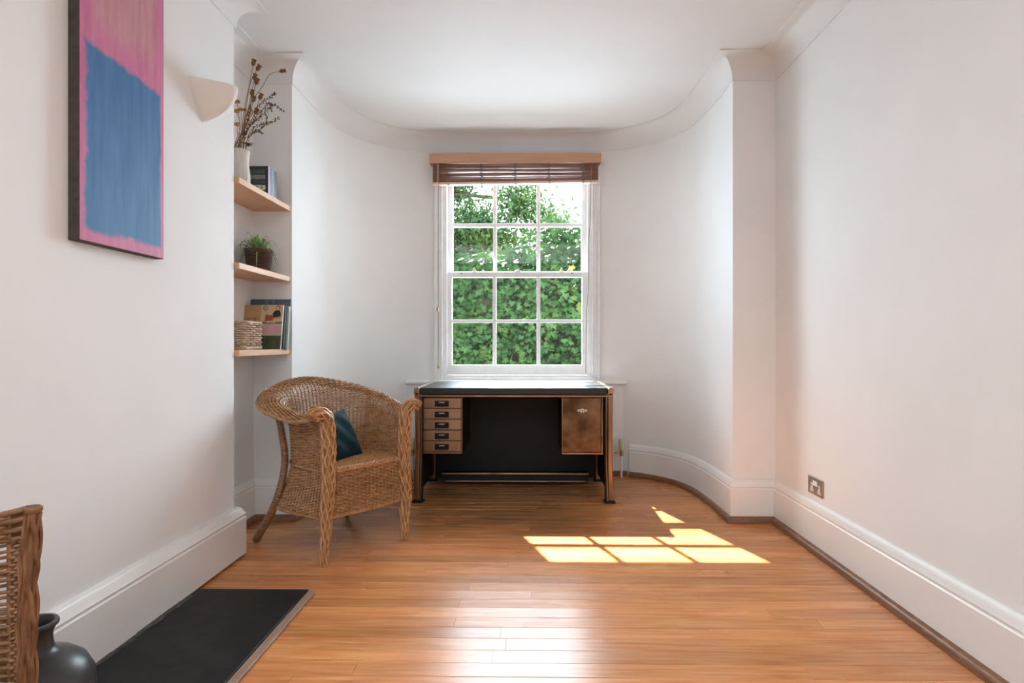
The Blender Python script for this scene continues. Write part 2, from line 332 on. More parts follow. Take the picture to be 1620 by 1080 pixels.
# ------------------------------------------------------------------ outside
ground = struct(MB().box(-14, 14, 4.9, 26, -.5, -.35).build('ground', M_soil))
def leaf_tpl(kind):
    if kind == 'ivy':
        o = [(0,-.05),(.20,-.22),(.52,-.10),(.40,.10),(.62,.38),(.27,.36),(0,.80),(-.27,.36),(-.62,.38),(-.40,.10),(-.52,-.10),(-.20,-.22)]
        v = [(0,.12,.06)]+[(x,yy,-.10*(x*x)-.10*max(0,yy)**2) for x,yy in o]
        return np.array(v), [(0,i+1,(i+1)%12+1) for i in range(12)]
    v = [(0,-.5,0),(.2,-.15,.03),(.17,.2,.02),(0,.55,-.08),(-.17,.2,.02),(-.2,-.15,.03)]
    return np.array(v), [(0,1,2,3),(0,3,4,5)]
def frames(n, nrm, spread):
    """leaf frames: normal about nrm, tip hanging down"""
    nn = nrm+rng.normal(0, spread, (n,3)); nn /= np.linalg.norm(nn, axis=1, keepdims=True)
    tip = np.array([0,0,-1.])+rng.normal(0,.55,(n,3)); tip -= (tip*nn).sum(1, keepdims=True)*nn; tip /= np.linalg.norm(tip, axis=1, keepdims=True)
    return np.cross(tip, nn), tip, nn
def leaf_cloud(mb, kind, pos, nrm, size, spread=.5):
    T, F = leaf_tpl(kind); n = len(pos); X, Y, Z = frames(n, nrm, spread); s = size[:,None,None]
    V = pos[:,None]+s*(T[None,:,0:1]*X[:,None]+T[None,:,1:2]*Y[:,None]+T[None,:,2:3]*Z[:,None])
    k = len(T); mb.add(V.reshape(-1,3), [tuple(i*k+j for j in f) for i in range(n) for f in F])
YH = 7.5
def hedge_top(x): return 2.30+.10*np.sin(x*2.3+.6)+.07*np.sin(x*5.1)+.16*np.exp(-((x-.45)/.35)**2)-.12*np.exp(-((x+.95)/.3)**2)
def hedge_y(x, z): return YH+.10*np.sin(x*3.1+z*2.2)+.08*np.sin(z*4.3-x*1.7)+.25*np.clip((z-1.9),0,1)
hedge = tag(empty('creeper_hedge', (0,YH,-.35)), 'dense green wall of creeper leaves outside the window, a few leaves turning yellow', 'hedge')
mb = MB().box(-3.4, 3.4, YH+.28, YH+.8, -.35, 2.12); mb.build('stem_mass', M_core, hedge)
def hedge_pts(n, zlo=-.3, xr_=3.3):
    x = rng.uniform(-xr_, xr_, n); zt = hedge_top(x); z = zlo+(zt-zlo)*rng.random(n)**.95
    return x, z, zt
x, z, zt = hedge_pts(16500); yv = hedge_y(x, z)+rng.uniform(-.04,.20,len(x))
mb = MB(); up = np.stack([np.zeros_like(x), -np.ones_like(x), .5+.3*np.clip((z-zt+.25)/.25,0,1)], 1)
leaf_cloud(mb, 'ivy', np.stack([x,yv,z],1), up, rng.uniform(.055,.095,len(x)), .65)
n = 1800; x = rng.uniform(-3.3,3.3,n); z = hedge_top(x)+rng.normal(-.02,.07,n); yv = YH+.25+rng.uniform(0,.45,n)
leaf_cloud(mb, 'ivy', np.stack([x,yv,z],1), np.tile([0,-1.,.4],(n,1)), rng.uniform(.05,.085,n), .6)
mb.build('foliage', M_ivy, hedge, kind='stuff')
T, F = leaf_tpl('ivy'); lm = MB(); lm.add(T, F)
leaf0 = lm.build('leaf', M_ivy, hedge, local=True)
lm2 = MB(); lm2.add(T, F); leafy = lm2.build('leaf', M_ivyy, hedge, local=True); leafy['label'] = 'yellowing creeper leaf'
def set_leaf(o, p, s, X, Y, Z):
    R = Matrix((X, Y, Z)).transposed().to_4x4()
    o.matrix_local = Matrix.Translation(Vector(p)-Vector((0,YH,-.35))) @ R @ Matrix.Scale(float(s),4)
NL = 270
x = rng.uniform(-1.25,1.0,NL); z = .55+(hedge_top(x)-.6)*rng.random(NL); yv = hedge_y(x,z)-rng.uniform(.05,.11,NL)
FX, FY, FZ = frames(NL, np.tile([0,-1,.6],(NL,1)), .55)
for i in range(NL):
    src = leafy if i % 45 == 0 else leaf0
    o = src if i in (0,1) else src.copy()
    if o is not src: COL.objects.link(o)
    set_leaf(o, (x[i],yv[i],z[i]), rng.uniform(.065,.10), FX[i].tolist(), FY[i].tolist(), FZ[i].tolist())
# trees beyond the hedge
def tree(name, label, base, branches, blobs, leafsize, trunk_r):
    t = tag(empty(name, base), label, 'tree')
    for i, (pts, r0, r1) in enumerate(branches):
        P = [(p.x,p.y,p.z) for p in catmull([Vector(q) for q in pts], 5)]
        MB().tube(P, np.linspace(r0, r1, len(P)), 7).build('trunk' if i == 0 else 'branch', M_bark, t, smooth=True)
    mb = MB()
    for (cx, cy, cz), (rx, ry, rz), n in blobs:
        # clumps of leaves on twigs, denser outwards
        n = int(n*4.0); k = max(4, n//44); cd = rng.normal(0,1,(k,3)); cd /= np.linalg.norm(cd,axis=1,keepdims=True); cc = cd*(rng.random((k,1))**.45)
        idx = rng.integers(0,k,n); p = cc[idx]*np.array([rx,ry,rz])+rng.normal(0,1,(n,3))*np.array([.15,.15,.18])+np.array([cx,cy,cz])
        leaf_cloud(mb, 'tree', p, np.tile([.0,-.3,1.],(n,1)), rng.uniform(.7,1.3,n)*leafsize, .7)
    mb.build('foliage', M_tree, t, kind='stuff'); return t
tree('garden_tree', 'tall loose-leaved tree with bare dark boughs rising beyond the creeper wall at left', (-2.5,11.5,-.35),
     [([(-2.5,11.5,-.4),(-2.4,11.5,1.5),(-2.2,11.5,2.9),(-2.3,11.6,4.6),(-2.4,11.7,5.8)], .16, .04),
      ([(-2.25,11.5,2.7),(-1.8,11.3,3.1),(-1.35,11.2,2.9),(-.9,11.1,2.75)], .07, .02),
      ([(-2.2,11.5,3.4),(-1.5,11.3,3.9),(-.6,11.2,3.85),(.15,11.1,4.05)], .06, .012),
      ([(-1.75,11.3,3.05),(-1.5,11.2,2.6),(-1.45,11.2,2.2)], .04, .015),
      ([(-2.3,11.5,4.2),(-1.7,11.4,5.0),(-1.1,11.2,5.2)], .05, .012)],
     [((-1.75,11.4,4.6),(.75,.7,.95),1900),((-2.1,11.6,3.5),(.6,.7,.6),800),((-.62,11.2,4.75),(.42,.4,.5),300),((-.2,11.2,3.72),(.48,.35,.24),380),
      ((-1.0,11.3,3.2),(.5,.5,.42),950),((-1.7,11.5,2.75),(.75,.5,.42),900),((-.55,11.4,2.85),(.6,.5,.35),500),((.25,11.2,3.3),(.35,.3,.25),170),((-2.6,11.6,5.6),(1.1,1.0,.8),900),((-3.3,11.6,4.2),(.7,.8,.9),700)], .105, .16)
tree('pale_shrub', 'pale sunlit shrub topping the creeper wall under the open sky at right', (.55,9.4,-.35),
     [([(.55,9.4,-.4),(.5,9.4,1.2),(.55,9.4,2.6)], .06, .02)], [((.55,9.4,2.55),(.45,.35,.42),800)], .10, .05)

# ------------------------------------------------------------------ window_1 : sash window
win = struct(empty('window_1', (-.0895, YBK, .735)))
XL, XR = -.745, .566
mb = MB()  # architrave: two stepped mouldings each side and a head
for s, xa in ((1, XL), (-1, XR)):
    for (a, b, d) in ((0,.022,.022),(.022,.052,.012),(.052,.062,.02)):
        xs = sorted((xa+s*a, xa+s*b)); mb.box(xs[0], xs[1], YBK-d, YBK+.03, .735, 2.50)
mb.box(XL, XR, YBK-.02, YBK+.03, 2.44, 2.50)
mb.build('architrave', M_white, win, bevel=.003)
mb = MB()  # box frame (linings)
for s, xa in ((1, XL+.062), (-1, XR-.062)):
    xs = sorted((xa, xa+s*.034)); mb.box(xs[0], xs[1], YBK+.005, YBK+.14, .735, 2.46)
    xs = sorted((xa+s*.018, xa+s*.045)); mb.box(xs[0], xs[1], YBK+.088, YBK+.14, .735, 2.46)
mb.box(XL+.062, XR-.062, YBK+.005, YBK+.14, 2.425, 2.46)
mb.build('box_frame', M_white, win, bevel=.002)
mb = MB(); mb.box(XL+.05, XR-.05, YBK-.012, YBK+.035, .735, .765); mb.box(XL+.062, XR-.062, YBK+.03, YBK+.14, .735, .775); mb.box(XL+.04,XR-.04,YBK+.10,YBK+.27,.69,.735)
mb.build('inner_sill', M_white, win, bevel=.004)
cols = [(-.612,-.287),(-.257,.067),(.097,.430)]
def sash(name, y0, rows, zlo, zhi):
    mb = MB(); x0, x1 = -.652, .470; y1 = y0+.04
    mb.box(x0, cols[0][0], y0, y1, zlo, zhi); mb.box(cols[2][1], x1, y0, y1, zlo, zhi)
    mb.box(cols[0][0], cols[2][1], y0, y1, zlo, rows[0][0]); mb.box(cols[0][0], cols[2][1], y0, y1, rows[-1][1], zhi)
    s = mb.build(name, M_white, win, bevel=.002)
    g = MB()
    for a, b in ((cols[0][1],cols[1][0]),(cols[1][1],cols[2][0])): 
        g.box(a+.004, b-.004, y0+.004, y1-.004, rows[0][0], rows[-1][1]); g.box(a, b, y0+.016, y0+.026, rows[0][0], rows[-1][1])
    g.build('glazing_bar', M_white, s)
    g = MB()
    for ra, rb in zip(rows[:-1], rows[1:]):
        g.box(cols[0][0], cols[2][1], y0+.005, y1-.005, ra[1]+.004, rb[0]-.004); g.box(cols[0][0], cols[2][1], y0+.015, y0+.027, ra[1], rb[0])
    g.build('glazing_bar', M_white, s)
    for a, b in cols:
        for c, d in rows: MB().box(a-.003, b+.003, y0+.019, y0+.022, c-.003, d+.003).build('glass_pane', M_glass, s)
    return s
lo = sash('lower_sash', YBK+.038, [(.857,1.194),(1.222,1.560)], .778, 1.602)
upp = sash('upper_sash', YBK+.086, [(1.612,1.972),(2.005,2.365)], 1.566, 2.425)
for cxp, big in ((-.436,1),(-.084,0),(.266,1)):   # sash fasteners on the meeting rail
    mb = MB(); zt = 1.602
    if big: mb.prism([(-.018,0),(.018,0),(.015,.012),(.008,.022),(.006,.034),(0,.038),(-.006,.034),(-.008,.022),(-.015,.012)], YBK+.05, YBK+.062, 'y')
    else: mb.prism([(-.028,0),(.028,0),(.024,.012),(.010,.019),(-.010,.019),(-.024,.012)], YBK+.045, YBK+.07, 'y')
    mb.v = [v+np.array([cxp,0,zt]) for v in mb.v]
    mb.build('sash_fastener', M_cream if big else M_wp, win, bevel=.002)
mb = MB()
for px in (-.536,.348): mb.sphere((px, YBK+.037, 1.590), .005)
mb.build('sash_screw', M_hole, lo)
# sill board and apron panel under the window
tr = struct(MB().box(-.965, .770, 4.535, YBK, .712, .738).build('trim_4', M_trim, bevel=.006))
struct(MB().box(-.975, .775, 4.565, YBK, 0, .712).build('trim_5', M_trim, bevel=.003))
struct(MB().box(-.975, .775, 4.545, 4.565, 0, .036).build('trim_6', M_kick, bevel=.006))

# ------------------------------------------------------------------ radiator
rad = tag(empty('radiator', (-.09,4.49,0)), 'white panel radiator under the window sill, mostly hidden behind the desk', 'radiator')
mb = MB(); mb.box(-.84, .655, 4.47, 4.51, .17, .69)
for k in range(44): mb.box(-.825+k*.0335, -.825+k*.0335+.02, 4.464, 4.47, .20, .66)
mb.build('panel', M_rad, rad, bevel=.003)
MB().box(-.845, .662, 4.465, 4.515, .682, .698).build('top_grille', M_rad, rad, bevel=.004)
for s, xv in ((1,.715),(-1,-.892)):
    mb = MB(); mb.tube([(xv,4.48,.0),(xv,4.48,.165)], .008, 8); mb.build('pipe', M_trim, rad, smooth=True)
    mb = MB(); mb.tube([(xv,4.48,.165),(xv,4.48,.215)], .012, 8); mb.tube([(xv-.012*s,4.48,.195),(xv-s*.06,4.48,.195)], .009, 8); mb.sphere((xv,4.48,.2), .017)
    mb.build('valve', M_brass, rad, smooth=True)
    mb = MB(); mb.lathe([(0,.215),(.016,.215),(.018,.222),(.018,.262),(.020,.268),(.020,.29),(.016,.296),(0,.296)], (xv,4.48,0), 12); mb.build('valve_cap', M_cream, rad, smooth=True)
    mb = MB(); mb.box(min(xv-s*.09,xv-s*.05), max(xv-s*.09,xv-s*.05), 4.49, 4.565, .3, .34); mb.build('bracket', M_trim, rad)

# ------------------------------------------------------------------ venetian blind
bl_ = tag(empty('venetian_blind', (-.1,4.54,2.5)), 'raised reddish wooden venetian blind with a tan valance across the window head', 'blind')
MB().box(-.768, .562, 4.50, 4.512, 2.428, 2.502).build('valance', M_val, bl_, bevel=.002)
for x0 in (-.768,.552): MB().box(x0,x0+.010,4.512,4.61,2.428,2.502).build('valance_return', M_val, bl_, bevel=.002)
MB().box(-.745, .54, 4.535, 4.595, 2.44, 2.495).build('head_rail', M_slat, bl_)
zs = np.linspace(2.300, 2.425, 10)
for k, zz in enumerate(zs):
    tl = random.uniform(-.004,.006); sag = random.uniform(-.003,.003)
    mb = MB(); n = 9
    def prof(u, w, zz=zz, tl=tl, sag=sag):
        xx = -.748+1.292*u; ph = w*2*PI
        yy = math.cos(ph)*.026; hh = math.sin(ph)*.0030
        return (xx, 4.553+yy, zz+hh+yy*(-.21+tl*8)+sag*math.sin(PI*u)-.010*(1-u)*(k<5)*.6+.0015*math.sin(9*u+k))
    mb.grid(lambda u, w: prof(w, u), 10, n, True)
    mb.build('slat', M_slat, bl_, smooth=True)
mb = MB(); v = MB(); mb.add([(-.75,4.527,2.268),(.545,4.527,2.282),(.545,4.58,2.282),(-.75,4.58,2.268),(-.75,4.527,2.286),(.545,4.527,2.301),(.545,4.58,2.301),(-.75,4.58,2.286)], [(0,3,2,1),(4,5,6,7),(0,1,5,4),(1,2,6,5),(2,3,7,6),(3,0,4,7)])
mb.build('bottom_rail', M_rail, bl_, bevel=.003)
for k in range(5):
    xc = -.628+k*.263
    mb = MB(); 
    for q in range(4):
        n = 16; a = rng.uniform(.004,.012,n)*np.where(np.arange(n)%2,1,-1)
        mb.tube(np.stack([xc+a+q*.004-.006, 4.523-rng.uniform(0,.006,n), np.linspace(2.43,2.29,n)],1), .0019, 4)
    mb.build('ladder_cord', M_cord, bl_)
    MB().lathe([(0,0),(.006,0),(.006,.004),(0,.004)], (xc+.004,4.533,2.264+.011*(xc+.75)), 8).build('cord_plug', M_hole, bl_)
for xc, zz in ((-.706,1.28),(-.700,.835)):
    MB().tube([(xc+.002,4.518,2.43),(xc,4.515,2.0),(xc,4.515,zz+.03)], .0019, 5).build('pull_cord', M_cord if zz < 1 else M_whitec, bl_)
    MB().lathe([(0,0),(.006,.001),(.0085,.012),(.007,.024),(.004,.034),(0,.035)], (xc,4.515,zz), 10).build('cord_tassel', M_brass, bl_, smooth=True)
P = catmull([Vector(q) for q in ((.487,4.516,2.43),(.484,4.515,2.2),(.480,4.517,2.0),(.468,4.52,1.8),(.470,4.525,1.55),(.452,4.53,1.2),(.447,4.54,.80))], 5)
MB().tube([(p.x,p.y,p.z) for p in P], .0022, 5).build('tilt_cord', M_cord, bl_, smooth=True)

# ------------------------------------------------------------------ desk
DX0, DX1, DY0, DY1, DZ = -.7385, .547, 3.755, 4.395, .742
desk = tag(empty('desk', (-.096,4.07,0)), 'black and bronze metal desk with five small drawers under the window', 'desk')
MB().box(DX0+.03, DX1-.03, DY0+.004, DY1, DZ-.045, DZ).build('desktop', M_top, desk, bevel=.006)
mb = MB(); mb.box(DX0+.028, DX1-.028, DY0-.002, DY0+.012, DZ-.058, DZ-.047); mb.build('edge_strip', M_bronze, desk, bevel=.002)
for s, xa in ((1, DX0), (-1, DX1)):
    # bronze side rail along the top edge
    def bx(mb, a, b, *r):
        xs = sorted((xa+s*a, xa+s*b)); return mb.box(xs[0], xs[1], *r)
    mb = MB(); bx(mb, .002, .030, DY0, DY1, DZ-.05, DZ+.003); mb.build('side_rail', M_bronze, desk, bevel=.006)
    mb = MB(); bx(mb, .012, .030, DY0+.03, DY1-.03, .06, DZ-.05); mb.build('side_panel', M_black, desk)
    for yy, nm in ((DY0, 'front'), (DY1-.05, 'back')):
        # channel post, flaring out a little at the foot
        zz = np.array([.012,.06,.14,.26,.45,.742]); off = np.array([.010,.006,.001,-.003,-.004,.0]); 
        def strip(a, b, ya, yb):
            m = MB(); v = []
            for z_, o_ in zip(zz, off):
                x0, x1 = xa-s*o_+s*a, xa+s*b-s*o_*.35
                v += [(x0,ya,z_),(x1,ya,z_),(x1,yb,z_),(x0,yb,z_)]
            f = [(4*i+j, 4*i+(j+1)%4, 4*i+4+(j+1)%4, 4*i+4+j) for i in range(5) for j in range(4)]+[(0,1,2,3),(23,22,21,20)]
            m.add(v, f); return m
        leg = strip(0, .034, yy, yy+.05).build('leg', M_bronze, desk, bevel=.007)
        strip(.036, .044, yy+.004, yy+.05).build('leg_strip', M_bronze, leg, bevel=.002)
        strip(.0445, .052, yy+.012, yy+.05).build('leg_inner', M_black, leg)
        m = MB(); xs = sorted((xa-s*.014, xa+s*.058)); m.box(xs[0], xs[1], yy-.008, yy+.056, 0, .013); m.build('foot_plate', M_black, leg, bevel=.002)
    m = MB(); bx(m, -.002, .034, DY0-.003, DY0+.05, DZ-.035, DZ-.004); m.build('corner_cap', M_bronze, desk, bevel=.002)
MB().box(DX0+.05, DX1-.05, 4.33, 4.35, .03, DZ-.05).build('modesty_panel', M_black, desk)
MB().box(DX0+.11, DX1-.11, 4.22, 4.30, .030, .086).build('foot_rail', M_black, desk)
MB().box(DX0+.11, DX1-.11, 4.214, 4.235, .078, .090).build('rail_strip', M_bronze, desk, bevel=.002)
MB().box(DX0+.135, DX1-.135, 4.214, 4.23, .026, .034).build('rail_strip', M_bronze, desk, bevel=.001)
MB().box(DX0+.05, DX1-.05, DY0+.03, 4.33, DZ-.065, DZ-.047).build('under_frame', M_black, desk)
# left pedestal with five drawers
PX0, PX1, PZ0, PZ1 = -.692, -.434, .312, .682; YF = DY0+.042
MB().box(PX0-.003, PX1, YF+.012, 4.31, PZ0, PZ1).build('pedestal', M_black, desk)
mb = MB(); mb.box(PX0-.004,PX0+.004,YF+.001,YF+.02,PZ0,PZ1); mb.box(PX1-.006,PX1+.002,YF+.001,YF+.02,PZ0,PZ1); mb.box(PX0,PX1,YF+.001,YF+.02,PZ0-.004,PZ0+.008); mb.box(PX0,PX1,YF+.001,YF+.02,PZ1-.004,PZ1+.004)
mb.build('pedestal_trim', M_bronze, desk, bevel=.001)
ph = (PZ1-PZ0-.016)/5
for k in range(5):
    z0 = PZ0+.010+k*ph
    d = MB().box(PX0+.006, PX1-.008, YF, YF+.30, z0+.002, z0+ph-.003).build('drawer', M_drawer, desk, bevel=.0015)
    xc = -.566; zc = z0+ph*.45
    h = MB().prism([(xc-.046,zc-.020),(xc+.046,zc-.020),(xc+.046,zc+.018),(xc-.046,zc+.018)], YF-.004, YF+.002, 'y').build('handle_plate', M_black, d, bevel=.001)
    mb = MB(); mb.box(xc-.040,xc+.040,YF-.016,YF-.004,zc-.016,zc-.006); mb.box(xc-.018,xc+.018,YF-.007,YF-.004,zc+.004,zc+.010); mb.v = mb.v
    m1 = MB().box(xc-.040,xc+.040,YF-.016,YF-.004,zc-.016,zc-.007); m1.build('pull', M_black, d, bevel=.003)
    MB().box(xc-.018,xc+.018,YF-.0075,YF-.004,zc+.005,zc+.010).build('label_bar', M_silver, d)
# right cupboard
QX0, QX1 = .219, .486
MB().box(QX0, QX1, YF+.012, 4.31, PZ0, PZ1).build('cupboard', M_black, desk)
MB().box(QX0+.004, QX1-.012, YF-.004, YF+.012, PZ0+.008, PZ1-.006).build('door', M_door, desk, bevel=.003)
mb = MB(); mb.box(QX0,QX0+.006,YF-.002,YF+.02,PZ0,PZ1); mb.box(QX1-.010,QX1,YF-.002,YF+.02,PZ0,PZ1); mb.box(QX0,QX1,YF-.008,YF+.02,PZ0-.004,PZ0+.006); mb.box(QX0,QX1,YF-.004,YF+.02,PZ1-.005,PZ1+.002)
mb.build('door_frame', M_bronze, desk, bevel=.001)
dr = [o for o in desk.children if o.name.startswith('door') and not o.name.startswith('door_frame')][0]
ex, ez = .352, .592; mb = MB()   # winged badge
mb.prism([(-.031,-.004),(-.012,-.004),(-.008,-.012),(.0,-.015),(.008,-.012),(.012,-.004),(.031,-.004),(.029,.007),(.010,.007),(.005,.012),(-.005,.012),(-.010,.007),(-.029,.007)], YF-.0075, YF-.003, 'y'); mb.v = [v+np.array([ex,0,ez]) for v in mb.v]
bd_ = mb.build('badge', M_silver, dr, bevel=.0008); bd_['label'] = 'small silver winged badge'
mb = MB(); mb.box(ex-.024,ex+.024,YF-.0085,YF-.0074,ez-.0005,ez+.0035); mb.prism([(ex+.006*math.cos(a),ez-.007+.005*math.sin(a)) for a in np.linspace(0,2*PI,10)[:-1]], YF-.0085, YF-.0074, 'y'); mb.build('badge_inset', M_black, dr)
mb = MB(); 
for hz in (.38,.62): mb.tube([(QX1-.004,YF-.006,hz),(QX1-.004,YF-.006,hz+.05)], .005, 8)
mb.build('hinge', M_bronze, dr, smooth=True)

# ------------------------------------------------------------------ weaving
def weave(mb, Pf, ns, rows, amp, r, sides=4, stakes=True, rs=None, spp=4, u0=0., u1=1., over=1):
    """Pf(u,v)->(n,3) arrays. Weavers run along u in rows, wound in and out of ns stakes running along v."""
    nu = ns*spp+1; u = np.linspace(u0, u1, nu); e = 1e-3
    for j, v in enumerate(rows):
        vv = np.full(nu, v); P = Pf(u, vv); du = Pf(np.clip(u+e,u0,u1), vv)-Pf(np.clip(u-e,u0,u1), vv); dv = Pf(u, np.minimum(vv+e,1))-Pf(u, np.maximum(vv-e,0))
        Nn = np.cross(du, dv); Nn /= np.linalg.norm(Nn, axis=1, keepdims=True)+1e-12
        ph = np.sin(PI*((u-u0)/(u1-u0)*ns/over)+PI*j)
        P = P+Nn*(amp*ph)[:,None]; T_ = du/(np.linalg.norm(du,axis=1,keepdims=True)+1e-12); B = np.cross(T_, Nn)
        an = np.arange(sides)*2*PI/sides+PI/4; rr = r*(1+.12*math.sin(j*12.9))
        V = P[:,None]+rr*(np.cos(an)[None,:,None]*Nn[:,None]+np.sin(an)[None,:,None]*B[:,None])
        f = [(i*sides+k, i*sides+(k+1)%sides, (i+1)*sides+(k+1)%sides, (i+1)*sides+k) for i in range(nu-1) for k in range(sides)]
        mb.add(V.reshape(-1,3), f)
    if stakes:
        vs = np.linspace(min(rows), max(rows), 30)
        for k in range(ns):
            uu = u0+(u1-u0)*(k+.5)/ns; mb.tube(Pf(np.full(30,uu), vs), rs or r*.9, 4, caps=False)
def braid(mb, P, R, n=10, rs=.006, lam=.07, amp=.38, sides=5):
    """strands running along a core line, crossing each other like plaited cane"""
    P = np.asarray(P,float); L = np.concatenate([[0],np.cumsum(np.linalg.norm(np.diff(P,axis=0),axis=1))]); m = max(16,int(L[-1]/.009))
    l = np.linspace(0,L[-1],m); C = np.stack([np.interp(l,L,P[:,k]) for k in range(3)],1)
    R = np.interp(l, L, np.broadcast_to(np.asarray(R,float),(len(P),)))
    t = np.gradient(C,axis=0); t /= np.linalg.norm(t,axis=1,keepdims=True); up = np.array([.35,1.,.1]); a = np.cross(t,up); a /= np.linalg.norm(a,axis=1,keepdims=True); b = np.cross(t,a)
    mb.tube(C, R*.80, 8)
    for k in range(n):
        s = 1 if k % 2 else -1
        ang = 2*PI*k/n+s*amp*np.sin(2*PI*l/lam); rad = R+rs*.65*np.cos(2*PI*l/lam+PI*(k % 2)+PI*(k//2 % 2)*.5)
        mb.tube(C+rad[:,None]*(np.cos(ang)[:,None]*a+np.sin(ang)[:,None]*b), rs, sides)
def wrapped(mb, P, R, pitch=.011):
    P = np.asarray(P,float); L = np.concatenate([[0],np.cumsum(np.linalg.norm(np.diff(P,axis=0),axis=1))]); m = int(L[-1]/pitch*4)
    l = np.linspace(0,L[-1],m); C = np.stack([np.interp(l,L,P[:,k]) for k in range(3)],1)
    mb.tube(C, np.interp(l,L,np.broadcast_to(np.asarray(R,float),(len(P),)))*(1+.07*np.sin(2*PI*l/pitch)), 10)

# wicker tub armchair -------------------------------------------------
CHA = math.atan2(-.788,-.616)       # direction of the chair's width axis
chair = tag(empty('wicker_armchair', (-.805,2.894,0), CHA), 'honey-brown wicker tub armchair with rolled arms standing before the alcove shelves', 'armchair')
W_ = .225; ys_ = .22; ry = .225
sl = np.linspace(0,1,400)
def plan_raw():
    pts = [(-W_,0.0),(-W_-.004,-ys_*.5),(-W_-.006,-ys_)]
    for a in np.linspace(PI,2*PI,60)[1:-1]: pts.append(((W_+.006)*math.copysign(abs(math.cos(a))**.8,math.cos(a)), -ys_+ry*-(abs(math.sin(a))**.85)))
    pts += [(W_+.006,-ys_),(W_+.004,-ys_*.5),(W_,0.0)]
    return np.array(pts)
pl = plan_raw(); pll = np.concatenate([[0],np.cumsum(np.linalg.norm(np.diff(pl,axis=0),axis=1))]); pll /= pll[-1]
def plan(u): return np.interp(u,pll,pl[:,0]), np.interp(u,pll,pl[:,1])
def plann(u):
    a = plan(np.clip(u-.01,0,1)); b = plan(np.clip(u+.01,0,1)); tx, ty = b[0]-a[0], b[1]-a[1]; l = np.hypot(tx,ty)+1e-9
    return -(-ty/l)*1.0, -(tx/l)*1.0
def topz(u):
    t = np.abs(2*u-1); return .690+.148*(.5+.5*np.cos(PI*np.clip(t/.95,0,1)))**1.35+.016*np.clip((t-.82)/.18,0,1)**2
def rollR(u):
    t = np.abs(2*u-1); return .040+.018*(1-t)**.7+.008*np.exp(-((t-.45)/.2)**2)
zs_seat = .425
THM = 2.75
def Pbody(u, v):
    u = np.asarray(u,float); v = np.asarray(v,float)
    x, yv = plan(u); nx, ny = plann(u)
    R = rollR(u); zt = topz(u); z1 = zt-R; zb = .208+.010*np.sin(PI*u)
    Lv = z1-zb; La = R*THM; s = v*(Lv+La)
    straight = s <= Lv; th = np.clip((s-Lv)/R,0,THM)
    z = np.where(straight, zb+s, z1+R*np.sin(th)); o = np.where(straight, 0, R*1.08*(1-np.cos(th)))
    lean = .050*np.clip((z-zs_seat-.06)/(zt-zs_seat-.06),0,1)**2.0; 
    t = np.abs(2*u-1); fl = (.095*np.clip(1.15-t,0,1))*np.clip((zs_seat-z)/.2,0,1)**1.6
    o = o+lean*np.clip(1.3-t,0.25,1)+fl
    return np.stack([x+nx*o, yv+ny*o, z],1)
mb = MB(); rows = np.linspace(.004,.985,86)
weave(mb, Pbody, 56, rows, .0055, .0036, 4, rs=.0040)
mb.build('woven_body', M_wick, chair, smooth=True, local=True, kind='stuff', angle=80)
mb = MB(); uu = np.linspace(0,1,160); P1 = Pbody(uu, np.full(160,.995))
for k in range(3):
    ph = uu*2*PI*26+k*2*PI/3; mb.tube(P1+np.stack([0*uu, 0*uu, .006*np.cos(ph)],1)+np.stack([.006*np.sin(ph)*plann(uu)[0], .006*np.sin(ph)*plann(uu)[1], 0*uu],1), .0065, 5)
mb.build('rolled_rim', M_wick, chair, smooth=True, local=True)
# lower binding and seat-level binding
for zv, nm, nt in ((None,'lower_binding',30),(.425,'waist_binding',26)):
    mb = MB(); vv = np.zeros(160)
    if zv:
        zb = .208+.010*np.sin(PI*uu); R = rollR(uu); Lt = topz(uu)-R-zb+R*THM; vv = (zv-zb)/Lt
    P1 = Pbody(uu, vv); nx, ny = plann(uu)
    for k in range(2):
        ph = uu*2*PI*nt+k*PI; o_ = .005+.005*np.sin(ph); mb.tube(P1+np.stack([nx*o_, ny*o_, .005*np.cos(ph)],1), .0055, 5)
    mb.build(nm, M_wick, chair, smooth=True, local=True)
# front posts (front legs) plaited over
for sgn, u_ in ((-1,0.),(1,1.)):
    vv = np.linspace(0,.985,44); P1 = Pbody(np.full(44,u_), vv); P1[:,1] += .012
    fx = W_+(.028 if sgn > 0 else 0)
    foot = np.array([[sgn*fx,.018,.0],[sgn*fx,.016,.05],[sgn*(fx*.55+W_*.45),.014,.13]])
    Pp = np.concatenate([foot,P1]); R = np.interp(np.linspace(0,1,len(Pp)), [0,.04,.12,.5,.85,1], [.013,.021,.026,.028,.030,.025])
    mb = MB(); braid(mb, Pp, R, 14, .0054, .085, .19); mb.build('front_leg', M_wicko, chair, smooth=True, local=True)
# rear legs wrapped in cane, raking back, with the pole up to the roll
for sgn in (-1,1):
    u_ = .5+sgn*.215; top = Pbody(np.array([u_]), np.array([.86]))[0]; x_, y_ = plan(np.array([u_])); nx, ny = plann(np.array([u_]))
    waist = np.array([x_[0]+nx[0]*.035, y_[0]+ny[0]*.035, .42]); low = Pbody(np.array([u_]), np.array([0.02]))[0]+np.array([nx[0],ny[0],0])*.012
    foot = np.array([sgn*(.29 if sgn > 0 else .25),-.545,.010])
    P = catmull([Vector(top), Vector(waist)*.5+Vector(top)*.5+Vector((nx[0],ny[0],0))*-.01, Vector(waist), Vector(low), Vector(foot)], 8)
    mb = MB(); wrapped(mb, [(p.x,p.y,p.z) for p in P], np.linspace(.016,.0195,len(P)), .013)
    mb.build('rear_leg', M_wickd, chair, smooth=True, local=True)
